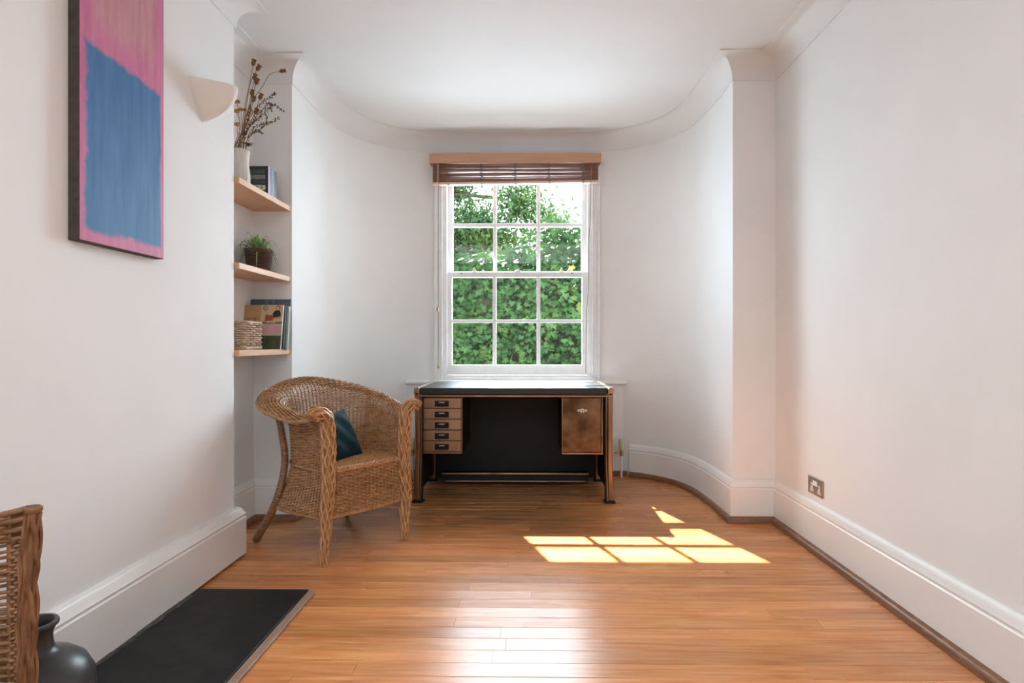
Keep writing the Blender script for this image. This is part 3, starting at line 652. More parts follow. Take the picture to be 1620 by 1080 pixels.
# seat and front apron
def Pseat(u, v):
    yv = -.008-(ys_+ry-.02)*v; lim = np.where(yv > -ys_, W_+.004, (W_+.004)*np.sqrt(np.clip(1-((-yv-ys_)/ry)**2,0.003,1)))
    return np.stack([(-1+2*u)*lim, yv, zs_seat+.008+.006*np.sin(PI*u)+0*v],1)
mb = MB(); weave(mb, Pseat, 22, np.linspace(.01,.98,50), .0032, .0044, 4, stakes=False); 
mb.build('woven_seat', M_wicko, chair, smooth=True, local=True, kind='stuff', angle=80)
MB().grid(lambda u,w: tuple(Pseat(np.array([u]),np.array([w]))[0]-np.array([0,0,.006])), 24, 24).build('seat_base', M_wickd, chair, local=True)
def Papr(u, v): return np.stack([(-1+2*u)*(W_-.018), .006+0*u+.010*np.sin(PI*u), .210+.208*v],1)
mb = MB(); weave(mb, Papr, 18, np.linspace(.0,1,25), .0056, .0037, 4, rs=.0045)
mb.build('woven_apron', M_wick, chair, smooth=True, local=True, kind='stuff', angle=80)
mb = MB(); uu = np.linspace(0,1,90)
for k in range(3):
    ph = uu*2*PI*11+k*2*PI/3; P1 = Papr(uu,np.ones(90)); mb.tube(P1+np.stack([0*uu,.010*np.sin(ph)-.004,.010+.010*np.cos(ph)],1), .0068, 5)
mb.build('seat_border', M_wicko, chair, smooth=True, local=True)
mb = MB()
for k in range(2):
    ph = uu*2*PI*12+k*PI; P1 = Papr(uu,np.zeros(90)); mb.tube(P1+np.stack([0*uu,.005*np.sin(ph),.005*np.cos(ph)],1), .0055, 5)
mb.build('apron_border', M_wicko, chair, smooth=True, local=True)
# diamond of broad plaited cane on the inside of the back
mb = MB(); ctr_u, ctr_z = .47, .665
for i in range(-3,4):
    for j in range(-2,3):
        if abs(i)/3.6+abs(j)/2.6 > 1.01: continue
        u_ = ctr_u+i*.020+(.010 if j%2 else 0); zz_ = ctr_z+j*.017
        zb = .208+.010*math.sin(PI*u_); R = float(rollR(np.array([u_]))[0]); Lt = float(topz(np.array([u_]))[0])-R-zb+R*THM
        p = Pbody(np.array([u_]), np.array([(zz_-zb)/Lt]))[0]; nx, ny = [float(q[0]) for q in plann(np.array([u_]))]
        tx, ty = -ny, nx
        c = p-np.array([nx,ny,0])*.008
        m = MB(); m.sphere((0,0,0), 1, 8, 5); v = m.v[0]; v = np.sign(v)*np.abs(v)**.6
        a = .25*(1 if (i+j)%2 else -1)
        V = c+np.outer(v[:,0]*.0135,[tx,ty,a*.5])+np.outer(v[:,1]*.0055,[nx,ny,0])+np.outer(v[:,2]*.0075,[0,0,1])
        mb.add(V, m.f)
mb.build('diamond_motif', M_wicko, chair, smooth=True, local=True, kind='stuff')

# cushion
CUROT = -6; cu = MB(); CS = .138
def pil(u, w):
    a, b2 = u*2-1, w*2-1
    pin = 1-.10*(1-a*a)*0
    ex_ = 1-.085*(1-abs(b2)**2.2); ey_ = 1-.085*(1-abs(a)**2.2)
    return a*CS*ex_, b2*CS*ey_, (max(0,1-a**4)*max(0,1-b2**4))**.55
n = 22; vs_ = []; fs_ = []
for sd_ in (1,-1):
    for j in range(n+1):
        for i in range(n+1):
            X_, Z_, hh = pil(i/n, j/n); vs_.append((X_, -sd_*(hh*.046+.002+.004*hh*math.sin(5*i/n*PI+j*.5)), Z_))
o_ = (n+1)**2
for sd_ in (0,1):
    for j in range(n):
        for i in range(n):
            q = [j*(n+1)+i, j*(n+1)+i+1, (j+1)*(n+1)+i+1, (j+1)*(n+1)+i]; fs_.append(tuple(k+sd_*o_ for k in (q if sd_ == 0 else q[::-1])))
edge = [i for i in range(n+1)]+[j*(n+1)+n for j in range(1,n+1)]+[n*(n+1)+i for i in range(n-1,-1,-1)]+[j*(n+1) for j in range(n-1,0,-1)]
for a, b2 in zip(edge, edge[1:]+edge[:1]): fs_.append((a, b2, b2+o_, a+o_))
cu.add(vs_, fs_)
cush = cu.build('cushion', M_velvet, None, smooth=True, angle=60)
R_ = Matrix.Rotation(CHA,4,'Z') @ Matrix.Translation((.034,-.215,.538)) @ Matrix.Rotation(math.radians(180+14),4,'Z') @ Matrix.Rotation(math.radians(-24),4,'X') @ Matrix.Rotation(math.radians(CUROT),4,'Y')
cush.matrix_world = Matrix.Translation((-.805,2.894,0)) @ R_
tag(cush, 'small dark teal velvet cushion leaning on the wicker armchair seat', 'cushion')

# ------------------------------------------------------------------ hearth, dark vase, second wicker chair at the left edge
he = tag(empty('hearth', (-1.14,1.5,0)), 'black slate hearth slab with a wooden border set into the floor at left', 'hearth')
MB().box(-1.372, -.910, .62, 2.40, 0, .012).build('slab', M_slate, he, bevel=.004)
MB().prism([(-.9085,.62),(-.877,.62),(-.877,2.372),(-.8925,2.398),(-.9085,2.40)], 0, .010).build('border', M_border, he, bevel=.003)
mb = MB()
for k in range(26):
    y0 = .7+k*.063; mb.box(-1.380, -1.372+random.uniform(.012,.024), y0, y0+.063, .010, .0125+random.random()*.003)
mb.build('mortar_line', M_mortar, he, bevel=.002)
va = MB(); pr = [(0,.0),(.075,0),(.082,.006),(.112,.05),(.134,.11),(.141,.155),(.136,.20),(.118,.238),(.090,.262),(.064,.274),(.050,.282),(.0455,.292),(.0425,.312),(.0435,.330),(.050,.344),(.056,.350),(.057,.356),(.054,.361),(.047,.361),(.040,.352),(.037,.335),(.036,.30),(.04,.27),(.08,.24),(.12,.16),(.07,.02),(0,.02)]
pr = [(r*.925, z*.91) for r, z in pr]; va.lathe(pr, (-1.224,1.42,.0125), 48)
tag(va.build('vase', M_pot, None, smooth=True, angle=50, shift=(-1.224,1.42,.0125)), 'dark grey-black glazed round vase with narrow neck on the slate hearth', 'vase')

ch2 = tag(empty('wicker_chair', (-1.16,.93,.012)), 'brown wicker chair with slotted woven side and plaited post, cut off by the left edge', 'chair')
C2X0, C2X1, C2Y0, C2Y1 = -1.365, -1.001, .72, 1.15
def side_top(u): return .655+.045*np.clip(u,0,1)**2.2
def Pside(yc):
    return lambda u, v: np.stack([C2X0+(C2X1-C2X0)*u, yc+0*u, .22+(side_top(u)-.22)*v+0*u],1)
for yc in (C2Y0, C2Y1):
    f_ = Pside(yc)
    mb = MB(); rws = list(np.linspace(.885,1,7))
    weave(mb, f_, 7, rws, .0055, .0058, 5, stakes=False)
    zz_ = .225; rws = []; slots = []
    while zz_ < .64:
        (slots if .485 < zz_ < .545 or .575 < zz_ < .638 else rws).append((zz_-.22)/.455); zz_ += .0115 if rws is None or .485 < zz_ < .545 or .575 < zz_ < .638 else .0080
    weave(mb, f_, 4, np.linspace(0,.885,58), .0024, .0044, 5, u0=.90, u1=1., stakes=False)
    weave(mb, f_, 12, [r for r in rws if r < .885], .0030, .0046, 5, u0=0, u1=.91, stakes=False)
    weave(mb, f_, 12, [r for r in slots if r < .885], .0030, .0034, 5, u0=0, u1=.91, stakes=False)
    for u_ in (0.05,.2,.35,.5,.65,.78,.90): 
        z1 = float(side_top(np.array([u_]))[0]); xx = C2X0+(C2X1-C2X0)*u_; mb.tube([(xx,yc,.22),(xx,yc,z1)], .0055, 5)
    mb.build('woven_side', M_wickd, ch2, smooth=True, kind='stuff', angle=80)
for xx in (C2X0, C2X1):
    for yc in (C2Y0, C2Y1):
        mb = MB(); zt = .692 if xx == C2X1 else .82
        Pz = [(xx,yc,.0125),(xx,yc,.06),(xx-.004,yc,.3),(xx,yc,.55),(xx+(.010 if xx == C2X1 else 0),yc,zt)]
        braid(mb, Pz, [.010,.012,.0125,.0125,.012], 9, .0046, .13, .34); mb.build('leg', M_wickp, ch2, smooth=True)
        if xx == C2X1:
            MB().lathe([(0,0),(.014,0),(.016,.004),(.016,.010),(.012,.013),(.009,.010),(0,.009)], (xx+.010,yc,zt), 14).build('post_cap', M_wickd, ch2, smooth=True)
def Pback(u,v): return np.stack([C2X0+0*u, C2Y0+(C2Y1-C2Y0)*u, .36+.46*v+.05*np.sin(PI*u)*v],1)
mb = MB(); weave(mb, Pback, 16, np.linspace(0,1,50), .004, .0046, 4); mb.build('woven_back', M_wickd, ch2, smooth=True, kind='stuff', angle=80)
def Pst(u,v): return np.stack([C2X0+.01+(C2X1-C2X0-.02)*v, C2Y0+.01+(C2Y1-C2Y0-.02)*u, .355+.01*np.sin(PI*u)],1)
mb = MB(); weave(mb, Pst, 16, np.linspace(0,1,40), .004, .0048, 4); mb.build('woven_seat', M_bask, ch2, smooth=True, kind='stuff', angle=80)

# ------------------------------------------------------------------ painting, wall light, socket
pa = tag(empty('painting', (BR,1.97,1.35)), 'tall pink canvas with a large soft blue block hung on the left wall', 'painting')
def paint():
    m, nt, b, N, L = newmat('pink_and_blue_paint')
    ge = N.new('ShaderNodeTexCoord'); sp = N.new('ShaderNodeSeparateXYZ'); L.new(ge.outputs['Object'], sp.inputs[0])
    nz = N.new('ShaderNodeTexNoise'); nz.inputs['Scale'].default_value = 26; nz.inputs['Detail'].default_value = 6; L.new(ge.outputs['Object'], nz.inputs['Vector'])
    n2 = N.new('ShaderNodeTexNoise'); n2.inputs['Scale'].default_value = 5; L.new(ge.outputs['Object'], n2.inputs['Vector'])
    def mth(op, a, b_, c=None):
        n = N.new('ShaderNodeMath'); n.operation = op
        for i, q in enumerate((a, b_, c)):
            if q is None: continue
            if isinstance(q, (int,float)): n.inputs[i].default_value = q
            else: L.new(q, n.inputs[i])
        return n.outputs[0]
    def edge(co, lo_, sgn, w=.011):   # smooth step beyond lo_
        d = mth('MULTIPLY', mth('SUBTRACT', co, lo_), sgn/w)
        d = mth('ADD', d, mth('MULTIPLY_ADD', nz.outputs[0], 2.6, -1.3)); d = mth('ADD', d, mth('MULTIPLY_ADD', n2.outputs[0], 3.0, -1.5))
        mr = N.new('ShaderNodeMapRange'); mr.interpolation_type = 'SMOOTHSTEP'; mr.inputs['From Min'].default_value = -1; mr.inputs['From Max'].default_value = 1; L.new(d, mr.inputs[0]); return mr.outputs[0]
    yy, zz = sp.outputs['Y'], sp.outputs['Z']
    mask = mth('MULTIPLY', mth('MULTIPLY', edge(yy,-.183,1), edge(yy,.186,-1,.006)), mth('MULTIPLY', edge(zz,.040,1), edge(mth('MULTIPLY_ADD', yy, .055, zz),.617,-1)))
    mp = N.new('ShaderNodeMapping'); mp.inputs['Scale'].default_value = (1,9,1.2); L.new(ge.outputs['Object'], mp.inputs[0]); n3 = N.new('ShaderNodeTexNoise'); n3.inputs['Scale'].default_value = 4; n3.inputs['Detail'].default_value = 5; L.new(mp.outputs[0], n3.inputs['Vector'])
    pink = ramp(N, [(.3, (.50,.13,.26)), (.7, (.60,.20,.33))]); L.new(n3.outputs[0], pink.inputs[0])
    pale = ramp(N, [(.3, (.47,.20,.24)), (.7, (.57,.29,.32))]); L.new(n3.outputs[0], pale.inputs[0])
    blue = ramp(N, [(.3, (.030,.130,.31)), (.7, (.055,.185,.39))]); L.new(n3.outputs[0], blue.inputs[0])
    m2 = mth('MULTIPLY', mth('MULTIPLY', edge(yy,-.150,1,.03), edge(yy,.15,-1,.03)), edge(zz,.72,1,.05))
    a = N.new('ShaderNodeMix'); a.data_type = 'RGBA'; L.new(m2, a.inputs[0]); L.new(pink.outputs[0], a.inputs[6]); L.new(pale.outputs[0], a.inputs[7])
    c = N.new('ShaderNodeMix'); c.data_type = 'RGBA'; L.new(mask, c.inputs[0]); L.new(a.outputs[2], c.inputs[6]); L.new(blue.outputs[0], c.inputs[7])
    L.new(c.outputs[2], b.inputs['Base Color']); b.inputs['Roughness'].default_value = .6
    bp = N.new('ShaderNodeBump'); bp.inputs['Strength'].default_value = .15; bp.inputs['Distance'].default_value = .003; L.new(nz.outputs[0], bp.inputs['Height']); L.new(bp.outputs[0], b.inputs['Normal'])
    return m
MB().box(BR, BR+.034, 1.762, 2.177, 1.347, 2.44).build('canvas_edge', mat('dark_canvas_edge', (.035,.028,.026), .7, c2=(.06,.05,.045), scale=50, bump=.1), pa, bevel=.002)
MB().box(BR+.034, BR+.0355, 1.765, 2.174, 1.350, 2.437).build('painted_face', paint(), pa)
sc_ = tag(empty('wall_light', (BR,2.495,2.0)), 'white plaster quarter-bowl wall light between the painting and the alcove', 'wall light')
def scp(u, w, k=0):
    # u along the rim (0..1), w from the rim (0) down to the tip (1)
    yw = -.105+.21*u; bul = math.sin(PI*u)
    hw = (1-w**1.5); yy = 2.497+yw*hw
    xx = BR+(.152-k)*bul**.8*(1-w**2.2)**.75
    return (xx, yy, 2.137-.150*w+k*.3*(w<.01)*0)
mb = MB(); mb.grid(lambda u,w: scp(u,w), 33, 22); mb.grid(lambda u,w: scp(.06+.88*u,w*.96,.010), 33, 22)
mb.grid(lambda u,w: tuple(np.array(scp(u,0))*(1-w)+np.array(scp(.06+.88*u,0,.010))*w), 33, 2)
mb.build('shade', M_plaster, sc_, smooth=True, angle=50)
mb = MB(); mb.sphere((BR+.055,2.497,2.075), .022, 12, 8); mb.tube([(BR+.055,2.497,2.02),(BR+.055,2.497,2.06)], .012, 10); mb.tube([(BR,2.497,2.03),(BR+.055,2.497,2.03)], .008, 8); mb.build('bulb', M_wp, sc_, smooth=True)

so = tag(empty('wall_socket', (WR,2.911,.32)), 'brushed metal double power socket on the right wall above the skirting', 'socket')
MB().box(WR-.006, WR, 2.837, 2.985, .277, .363).build('plate', M_steelp, so, bevel=.002)
for yc in (2.945,2.872):
    # white insert with three pin slots, rocker beside
    MB().box(WR-.0068, WR-.005, yc-.019, yc+.019, .288, .301).build('insert', M_wp, so, bevel=.001)
    MB().box(WR-.0068, WR-.005, yc-.009, yc+.009, .303, .331).build('insert', M_wp, so, bevel=.001)
    mb = MB(); mb.box(WR-.0073,WR-.0066,yc-.003,yc+.003,.316,.325); mb.box(WR-.0073,WR-.0066,yc-.014,yc-.008,.292,.297); mb.box(WR-.0073,WR-.0066,yc+.008,yc+.014,.292,.297); mb.build('pin_slot', M_hole, so)
for yc in (2.921,2.899): MB().box(WR-.009, WR-.005, yc-.009, yc+.009, .322, .345).build('rocker_switch', M_wp, so, bevel=.001)

# ------------------------------------------------------------------ alcove shelves and what stands on them
SX = -1.392
shelf_lab = ('oak shelf highest in the alcove, holding the white vase', 'middle oak alcove shelf, holding the spider plant', 'lowest oak alcove shelf, holding the square basket')
for zt, lab in zip((1.832,1.420,.997), shelf_lab):
    s = MB().box(AL, SX, YB+.002, YP, zt-.030, zt).build('shelf', M_oak, None, bevel=.002, shift=((AL+SX)/2,(YB+YP)/2,zt-.03))
    tag(s, lab, 'shelf', 'oak shelves in the alcove')
    if zt < 1:
        MB().box(AL+.01, SX-.02, YP-.014, YP, zt-.052, zt-.030).build('batten', M_wall, s)
        MB().box(SX-.022, SX-.012, YP-.016, YP, zt-.060, zt-.030).build('bracket', M_wp, s)
# white vase
wv = MB(); pr = [(0,0),(.043,0),(.047,.004)]+[(.047+.0035*math.sin(k*.35),.01+k*.0095) for k in range(19)]+[(.050,.192),(.047,.194),(.044,.19),(.042,.05),(0,.02)]
VX, VY, VZ = -1.492, 2.985, 1.832
seg = 48; wv.lathe(pr, (VX,VY,VZ), seg)
v = wv.v[0]; a = np.arctan2(v[:,1]-VY, v[:,0]-VX); rr = np.hypot(v[:,0]-VX, v[:,1]-VY); rn = rr*(1+.022*np.sin(a*16)*(rr > .044)); v[:,0] = VX+rn*np.cos(a); v[:,1] = VY+rn*np.sin(a)
tag(wv.build('vase', M_wv, None, smooth=True, shift=(VX,VY,VZ)), 'slim white ribbed vase holding dried flowers on the highest alcove shelf', 'vase')
M_stem = mat('dried_stem', (.19,.095,.03), .8, c2=(.30,.165,.06), scale=40)
M_pod = mat('dried_pod', (.13,.058,.016), .75, c2=(.24,.115,.035), scale=60, bump=.2)
M_straw = mat('straw_petal', (.42,.20,.05), .8, c2=(.58,.32,.11), scale=60)
M_seed = mat('dark_seed', (.07,.035,.022), .8, c2=(.15,.075,.045), scale=80)
CAMZ = 1.03
def px(x, yv, d): return Vector(((x-836)/920*d, d, CAMZ+(543-yv)/920*d))
def stem_path(pts, d0, d1):
    base = Vector((VX+random.uniform(-.018,.022), VY+random.uniform(-.02,.02), VZ+.02)); rim = Vector((VX+random.uniform(-.03,.032), VY+random.uniform(-.02,.02), VZ+.192))
    P = [base, rim]+[px(x_,y_, d0+(d1-d0)*(i+1)/len(pts)) for i,(x_,y_) in enumerate(pts)]
    return [(p.x,p.y,p.z) for p in catmull(P, 6)]
def stem_thing(name, label, group, P, r=.0018):
    t = tag(empty(name, P[0]), label, 'dried flower', group)
    MB().tube(P, np.linspace(r*1.2, r*.7, len(P)), 5).build('stem', M_stem, t, smooth=True); return t
pods = [([(381,190),(392,130),(398,98)], 3.0, 'highest dried poppy head in the white vase'),
        ([(384,190),(393,130),(405,106)], 3.03, 'dried poppy head just under and right of the highest'),
        ([(390,170),(412,135),(425,115),(443,110)], 3.08, 'dried poppy head on a long stem arching far to the right'),
        ([(386,190),(394,150),(400,121)], 2.98, 'upper of two touching dried poppy heads at mid height'),
        ([(388,190),(397,150),(403,128)], 3.02, 'lower of two touching dried poppy heads at mid height'),
        ([(384,195),(393,165),(396,146)], 2.96, 'small dried poppy head upright above the middle of the bunch'),
        ([(387,195),(394,175),(398,156)], 3.05, 'dried poppy head low in the bunch beside the thick stems'),
        ([(390,200),(402,172),(409,152)], 3.0, 'dried poppy head leaning right above the seed sprays'),
        ([(388,200),(397,185),(402,175)], 3.05, 'smallest dried poppy head deep among the seed sprays')]
for pts, d, lab in pods:
    P = stem_path(pts, 2.99, d); t = stem_thing('dried_poppy', lab, 'dried poppy heads in the white vase', P)
    e = Vector(P[-1]); dr_ = (e-Vector(P[-3])).normalized(); r = .0115
    q = Vector((0,0,1)).rotation_difference(dr_).to_matrix(); m = MB()
    m.lathe([(0,-.012),(.004,-.011),(.009,-.004),(.0115,.003),(.0105,.010),(.006,.014),(.005,.016),(.013,.019),(.012,.0215),(0,.021)], (0,0,0), 12)
    v = m.v[0]; a = np.arctan2(v[:,1],v[:,0]); k = 1+.10*np.cos(a*8); v[:,0] *= k; v[:,1] *= k
    m.v[0] = v @ np.array(q).T + np.array(e); m.build('seed_head', M_pod, t, smooth=True)
straws = [([(376,195),(372,158)], 2.90, 'topmost orange-brown straw flower beside the wall edge'), ([(377,200),(371,173)], 2.90, 'orange-brown straw flower against the wall edge, second from top'),
          ([(379,200),(378,171)], 2.93, 'middle one of the row of orange-brown straw flowers'), ([(381,200),(385,172)], 2.95, 'right-hand orange-brown straw flower of the row'), ([(374,215),(372,194)], 2.90, 'lowest orange-brown straw flower beside the wall edge')]
for pts, d, lab in straws:
    P = stem_path(pts, 2.97, d); t = stem_thing('straw_flower', lab, 'straw flowers in the white vase', P, .0014); e = np.array(P[-1])
    m = MB()
    for k in range(46):
        w_ = rng.normal(0,1,3); w_ /= np.linalg.norm(w_); w_[2] = abs(w_[2])*.9-.25; a_ = np.cross(w_,[.2,.3,1.]); a_ /= np.linalg.norm(a_); b_ = np.cross(w_,a_)
        m.add([e+w_*.006, e+w_*.013+a_*.004, e+w_*.0165+b_*.003, e+w_*.013-a_*.004], [(0,1,2,3)])
    m.sphere(e+np.array([0,0,.004]), .006); m.build('flower_head', M_straw, t)
sprays = [([(392,185),(412,160),(428,150),(433,145)], 3.06, 'seed spray with the finest tips, pointing up to the right'), ([(395,195),(420,172),(432,164),(446,174)], 3.08, 'beaded seed spray drooping over at far right'),
          ([(393,205),(412,194),(426,192),(437,185)], 3.10, 'long beaded seed spray reaching right at mid height'), ([(392,212),(408,203),(418,192),(420,178)], 3.02, 'dense seed spray curving upward in the middle of the bunch'),
          ([(390,215),(402,205),(412,208)], 3.08, 'short seed spray bending level to the right'), ([(386,225),(390,228),(395,226)], 2.97, 'lowest seed spray hanging over the vase rim'),
          ([(388,205),(398,192),(412,182)], 3.0, 'seed spray crossing the poppy stems'), ([(386,200),(391,180),(394,168)], 2.95, 'upright thin seed spray near the straw flowers'), ([(390,200),(408,176),(424,160),(427,172)], 3.04, 'looping fine seed spray under the right-hand poppy')]
for pts, d, lab in sprays:
    P = stem_path(pts, 2.99, d); t = stem_thing('seed_spray', lab, 'dried seed sprays in the white vase', P, .0012); m = MB(); n_ = len(P)
    for i in range(int(n_*.45), n_):
        for q in range(4):
            c = np.array(P[i])+rng.normal(0,.0042,3); m.sphere(c, rng.uniform(.0017,.0032), 5, 3, (1,1,1.4))
    m.build('seeds', M_seed, t, kind='stuff')
t = stem_thing('dried_bud', 'dark purple bud low among the dried stems', None, stem_path([(384,220),(385,208)], 2.97, 2.94)); e = base_of(t)
MB().sphere(tuple(px(385,208,2.94)), .010, 10, 7, (1,1,1.15)).build('bud', mat('purple_bud', (.04,.018,.03), .8, c2=(.08,.035,.05), scale=60), t, smooth=True)

# books ---------------------------------------------------------------
M_page = mat('book_pages', (.74,.70,.62), .8, c2=(.66,.61,.53), scale=4, stretch=(30,200,1))
def flat(c, r=.45): return mat('printed_card', c, r, c2=tuple(min(1,q*1.25+.004) for q in c), scale=14)
def book(name, label, group, loc, w, th, h, cover, spine, lean=0, rzv=0, spine_right=True, turn=0):
    """w along x (cover faces -y), thickness th along +y, leaning back by lean"""
    t = tag(empty(name, loc), label, 'book', group); t.rotation_euler = (-lean, 0, 0) if not turn else (-lean, turn, 0)
    c = .0022
    x0, x1 = -w, 0
    MB().box(x0, x1, 0, c, 0, h).build('front_cover', cover, t, local=True, bevel=.0006)
    MB().box(x0, x1, th-c, th, 0, h).build('back_cover', cover, t, local=True, bevel=.0006)
    if spine is not None:
        MB().box(x1-c, x1, c, th-c, 0, h).build('spine', spine, t, local=True); a, b2 = x0+.004, x1-c
    else: a, b2 = x0+.004, x1-.002
    MB().box(a, b2, c, th-c, .003, h-.003).build('pages', M_page, t, local=True)
    return t
blackc = flat((.013,.013,.015)); lilac = flat((.36,.26,.42)); purple = flat((.05,.02,.06)); bluegrey = flat((.12,.16,.19))
G1 = 'books on the highest alcove shelf'
b1 = book('book', 'black book with grey and cream banded cover beside the white vase', G1, (-1.412,3.135,1.832), .150, .036, .160, blackc, lilac)
for z0, z1, cc, nm in ((.118,.140,(.055,.06,.062),'dark'),(.088,.112,(.17,.165,.155),'grey'),(.062,.084,(.05,.058,.058),'dark'),(.030,.056,(.62,.55,.36),'cream')):
    n_ = 13; xs = np.linspace(-.147,-.014,n_); jit = lambda s_: rng.uniform(-.0012,.0012,n_)*s_
    zt_ = z1+jit(1); zb_ = z0+jit(1); v = [(x_,-.0006,z_) for x_,z_ in zip(xs,zb_)]+[(x_,-.0006,z_) for x_,z_ in zip(xs,zt_)]
    v += [(p[0],.0002,p[2]) for p in v]; N2 = n_*2
    f = [(i,i+1,n_+i+1,n_+i) for i in range(n_-1)]+[(i,i+N2,i+1+N2,i+1) for i in range(n_-1)]+[(n_+i,n_+i+1,n_+i+1+N2,n_+i+N2) for i in range(n_-1)]
    mb = MB(); mb.add(v, f); mb.build('cover_band', flat(cc), b1, local=True)
mb = MB()
for k, x_ in enumerate((-.140,-.124,-.112,-.088,-.082,-.066,-.060,-.036)): mb.box(x_, x_+.004+.003*(k%3), -.0012, 0, .036+.002*(k%2), .052-.002*(k%3))
mb.build('cover_figures', flat((.12,.09,.05)), b1, local=True, kind='stuff')
b2_ = book('book', 'book with blue-grey pictured spine standing behind the black banded book', G1, (-1.412,3.173,1.832), .140, .046, .158, blackc, bluegrey)
mb = MB(); mb.box(-.001,.0006,.006,.014,.02,.15); mb.build('spine_picture', flat((.35,.42,.46)), b2_, local=True); mb = MB(); mb.box(-.001,.0006,.020,.038,.03,.085); mb.build('spine_picture', flat((.16,.20,.19)), b2_, local=True)
book('book', 'thin dark purple book rearmost on the highest alcove shelf', G1, (-1.414,3.2215,1.832), .140, .026, .158, purple, purple)

G2 = 'large books leaning in the lowest alcove shelf'
LX = -1.372
b5 = book('book', 'tall blue-grey streaked book rearmost on the lowest alcove shelf', G2, (LX-.004,3.322,.997), .258, .012, .290, mat('streaked_blue_cover', (.05,.085,.115), .5, c2=(.13,.19,.22), scale=9, stretch=(6,1,.5)), flat((.16,.15,.15)), .10)
book('book', 'pale green book in front of the tall blue-grey book', G2, (LX-.004,3.3045,.997), .24, .012, .248, flat((.50,.54,.42)), flat((.55,.58,.46)), .115)
book('book', 'dark green book between pale green and black books', G2, (LX-.010,3.285,.997), .24, .014, .250, flat((.015,.04,.025)), flat((.015,.04,.025)), .13)
book('book', 'black book right behind the food magazine', G2, (LX-.014,3.2655,.997), .24, .014, .252, blackc, flat((.02,.035,.045)), .145)
mg = tag(empty('magazine', (LX-.018,3.238,.997)), 'magazine with a tan cover reading FOOD in pink, woman at a table', 'magazine', None); mg.rotation_euler = (-.175,0,0)
mgw, mgh = .245, .255
MB().box(-mgw, 0, .0012, .0125, 0, mgh).build('pages', M_page, mg, local=True)
MB().box(-mgw, 0, 0, .0012, 0, mgh).build('front_cover', mat('tan_cover', (.40,.22,.085), .4, c2=(.48,.30,.13), scale=6), mg, local=True)
def pr_(name, poly, c, lay=1, c2=None):
    mb = MB(); mb.prism([(x_-mgw, z_) for x_, z_ in poly], -.0004*lay, .0001, 'y')
    return mb.build(name, flat(c) if c2 is None else mat('printed_card', c, .45, c2=c2, scale=60, stretch=(1,1,.3)), mg, local=True)
rect = lambda a, b, c, d: [(a,c),(b,c),(b,d),(a,d)]
pr_('grass_band', rect(0,mgw,0,.078), (.028,.042,.020), 1, (.075,.10,.045))
pr_('title_band', rect(0,mgw,.078,.145), (.44,.34,.26))
pr_('table_top', rect(.03,mgw,.145,.158), (.19,.10,.065))
pr_('wall_print', rect(.12,mgw,.158,mgh), (.50,.37,.20))
disc = lambda cx_, cz_, rx_, rz_=None: [(cx_+rx_*math.cos(a), cz_+(rz_ or rx_)*math.sin(a)) for a in np.linspace(0,2*PI,18)[:-1]]
pr_('clock_print', disc(.145,.237,.016), (.20,.18,.15), 2); pr_('clock_face', disc(.147,.237,.010), (.32,.28,.22), 3)
pr_('torso_print', [(.190,.178),(.232,.178),(.234,.205),(.226,.222),(.212,.226),(.198,.220),(.188,.205)], (.012,.012,.018), 2)
pr_('hair_print', disc(.217,.238,.014,.016), (.40,.15,.05), 3); pr_('face_print', disc(.214,.234,.008,.010), (.58,.33,.22), 4)
pr_('arm_print', [(.190,.172),(.232,.178),(.232,.188),(.196,.182)], (.50,.20,.12), 4)
pr_('box_print', [(.145,.160),(.192,.160),(.192,.194),(.148,.198)], (.30,.06,.03), 3)
pr_('dish_print', [(.150,.152),(.21,.152),(.205,.163),(.158,.163)], (.48,.36,.27), 4)
pr_('bench_print', [(.020,.170),(.105,.176),(.104,.180),(.020,.176)], (.32,.12,.05), 2); pr_('bench_print', [(.050,.150),(.056,.150),(.060,.178),(.055,.178)], (.30,.11,.05), 2); pr_('bench_print', [(.080,.150),(.100,.150),(.094,.186),(.086,.186)], (.30,.10,.05), 2)
tcv = bpy.data.curves.new('title', 'FONT'); tcv.body = 'FOOD'; tcv.size = .046; tcv.extrude = .0004; tcv.offset = .0009; tcv.align_x = 'RIGHT'; tcv.space_character = 1.12
to_ = bpy.data.objects.new('title_tmp', tcv); COL.objects.link(to_); bpy.context.view_layer.update()
me_ = bpy.data.meshes.new_from_object(to_.evaluated_get(bpy.context.evaluated_depsgraph_get())); bpy.data.objects.remove(to_)
me_.materials.clear(); me_.materials.append(flat((.62,.18,.42)))
ti = bpy.data.objects.new('title', me_); COL.objects.link(ti); ti.parent = mg; ti.location = (-.010,-.0008,.098); ti.rotation_euler = (PI/2,0,0); ti['label'] = 'pink title reading FOOD'

# square willow basket
BX0, BX1, BY0, BY1, BZ, BH = -1.565, -1.405, 2.868, 3.080, .997, .150
ba = tag(empty('basket', ((BX0+BX1)/2,(BY0+BY1)/2,BZ)), 'square woven willow basket in front of the magazine on the lowest shelf', 'basket')
def rrect(u, ins=0):
    x0, x1, y0, y1, r = BX0+.012-ins, BX1-.012+ins, BY0+.012-ins, BY1-.012+ins, .014
    pts = []
    for cx_, cy_, a0 in ((x1-r,y1-r,0),(x0+r,y1-r,PI/2),(x0+r,y0+r,PI),(x1-r,y0+r,1.5*PI)):
        for k in range(5): a = a0+k/4*PI/2; pts.append((cx_+r*math.cos(a), cy_+r*math.sin(a)))
    pts.append(pts[0]); p = np.array(pts); l = np.concatenate([[0],np.cumsum(np.linalg.norm(np.diff(p,axis=0),axis=1))]); l /= l[-1]
    return np.interp(np.mod(u,1.0000001),l,p[:,0]), np.interp(np.mod(u,1.0000001),l,p[:,1])
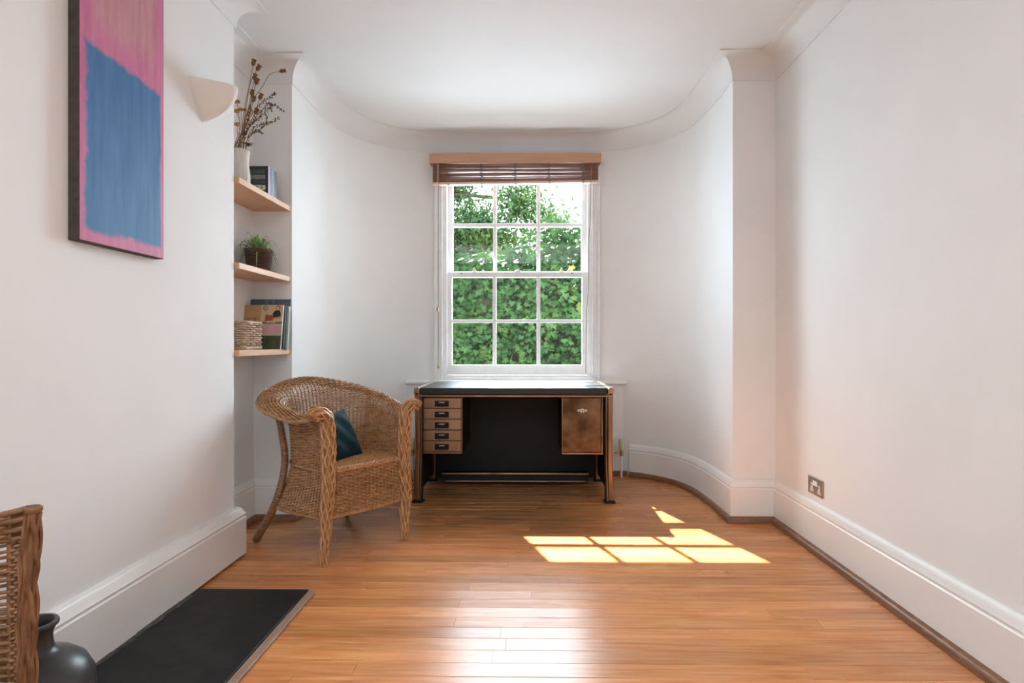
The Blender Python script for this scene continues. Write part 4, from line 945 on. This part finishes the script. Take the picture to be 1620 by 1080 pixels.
def Pb(u, v):
    ca, cb = rrect(u); k = 1+.0*v; return np.stack([ca, cb, BZ+.006+(BH-.012)*v],1)
mb = MB(); weave(mb, Pb, 20, np.linspace(.08,.90,11), .0056, .0050, 5, rs=.0042); mb.build('woven_wall', M_bask, ba, smooth=True, kind='stuff', angle=80)
uu = np.linspace(0,1,160)
for zc_, rr_ in ((BZ+BH-.010,.0068),(BZ+.0095,.0062)):
    mb = MB()
    for k in range(3):
        ph = uu*2*PI*18+k*2*PI/3; ca, cb = rrect(uu); mb.tube(np.stack([ca+.004*np.cos(ph), cb+.004*np.cos(ph), zc_+.0045*np.sin(ph)],1)[:-1], rr_*.8, 5, closed=True)
    mb.build('rim_braid' if zc_ > BZ+.1 else 'base_braid', M_bask, ba, smooth=True)
MB().box(BX0+.014, BX1-.014, BY0+.014, BY1-.014, BZ+.001, BZ+.008).build('base', M_wickd, ba)

# spider plant
PXc, PYc, PZc = -1.500, 3.215, 1.420; sp_ = tag(empty('spider_plant', (PXc,PYc,PZc)), 'small arching spider plant in a dark wicker pot on the middle shelf', 'plant')
mb = MB(); rr_ = lambda z: .056+.014*z/.13
for k in range(15):
    zz = .004+k*.0088; r = rr_(zz); a = np.linspace(0,2*PI,65)[:-1]; w = r+.0022*np.sin(a*16+PI*k)
    mb.tube(np.stack([PXc+w*np.cos(a), PYc+w*np.sin(a), np.full(64,PZc+zz)],1), .0042, 5, closed=True)
mb.build('pot', M_pbask, sp_, smooth=True)
MB().lathe([(0,0),(.052,0),(.062,.112),(.0,.113)], (PXc,PYc,PZc+.002), 24).build('soil', M_soil, sp_, smooth=True)
for k in range(64):
    a = rng.uniform(0,2*PI); Lr = rng.uniform(.05,.125); hgt = rng.uniform(.03,.085); drop = rng.uniform(-.01,.11); w0 = rng.uniform(.0038,.0060); n_ = 9
    if k < 8: Lr *= .5; hgt = rng.uniform(.07,.11); drop = rng.uniform(-.09,-.05)
    if math.sin(a) < -.2: drop = -.03; Lr *= .75
    if k == 63: a = -1.25; Lr = .085; hgt = .025; drop = .13
    r0 = rng.uniform(0,.02); V = []
    for i in range(n_):
        t_ = i/(n_-1); rad = r0+Lr*t_**.85; zz = .116+hgt*math.sin(PI*min(1,t_*1.1)*.62)*1.1-(hgt+drop)*t_**2.4*.9
        wid = w0*(1-t_**3)*(0.7+.6*math.sin(PI*min(t_+.2,1)*.8)); ca, sa = math.cos(a), math.sin(a)
        xx, yy = PXc+rad*ca, PYc+rad*sa
        xx = max(xx, AL+.012); yy = min(yy, YP-.012)
        for s_ in (-1,0,1): V.append((xx-sa*wid*s_, yy+ca*wid*s_, PZc+max(zz, .004 if rad < .1 else -.3)+.0015*abs(s_)))
    f = [(i*3+j, i*3+j+1, i*3+j+4, i*3+j+3) for i in range(n_-1) for j in range(2)]
    mb = MB(); mb.add(V, f); mb.build('leaf', M_spider, sp_, smooth=True)
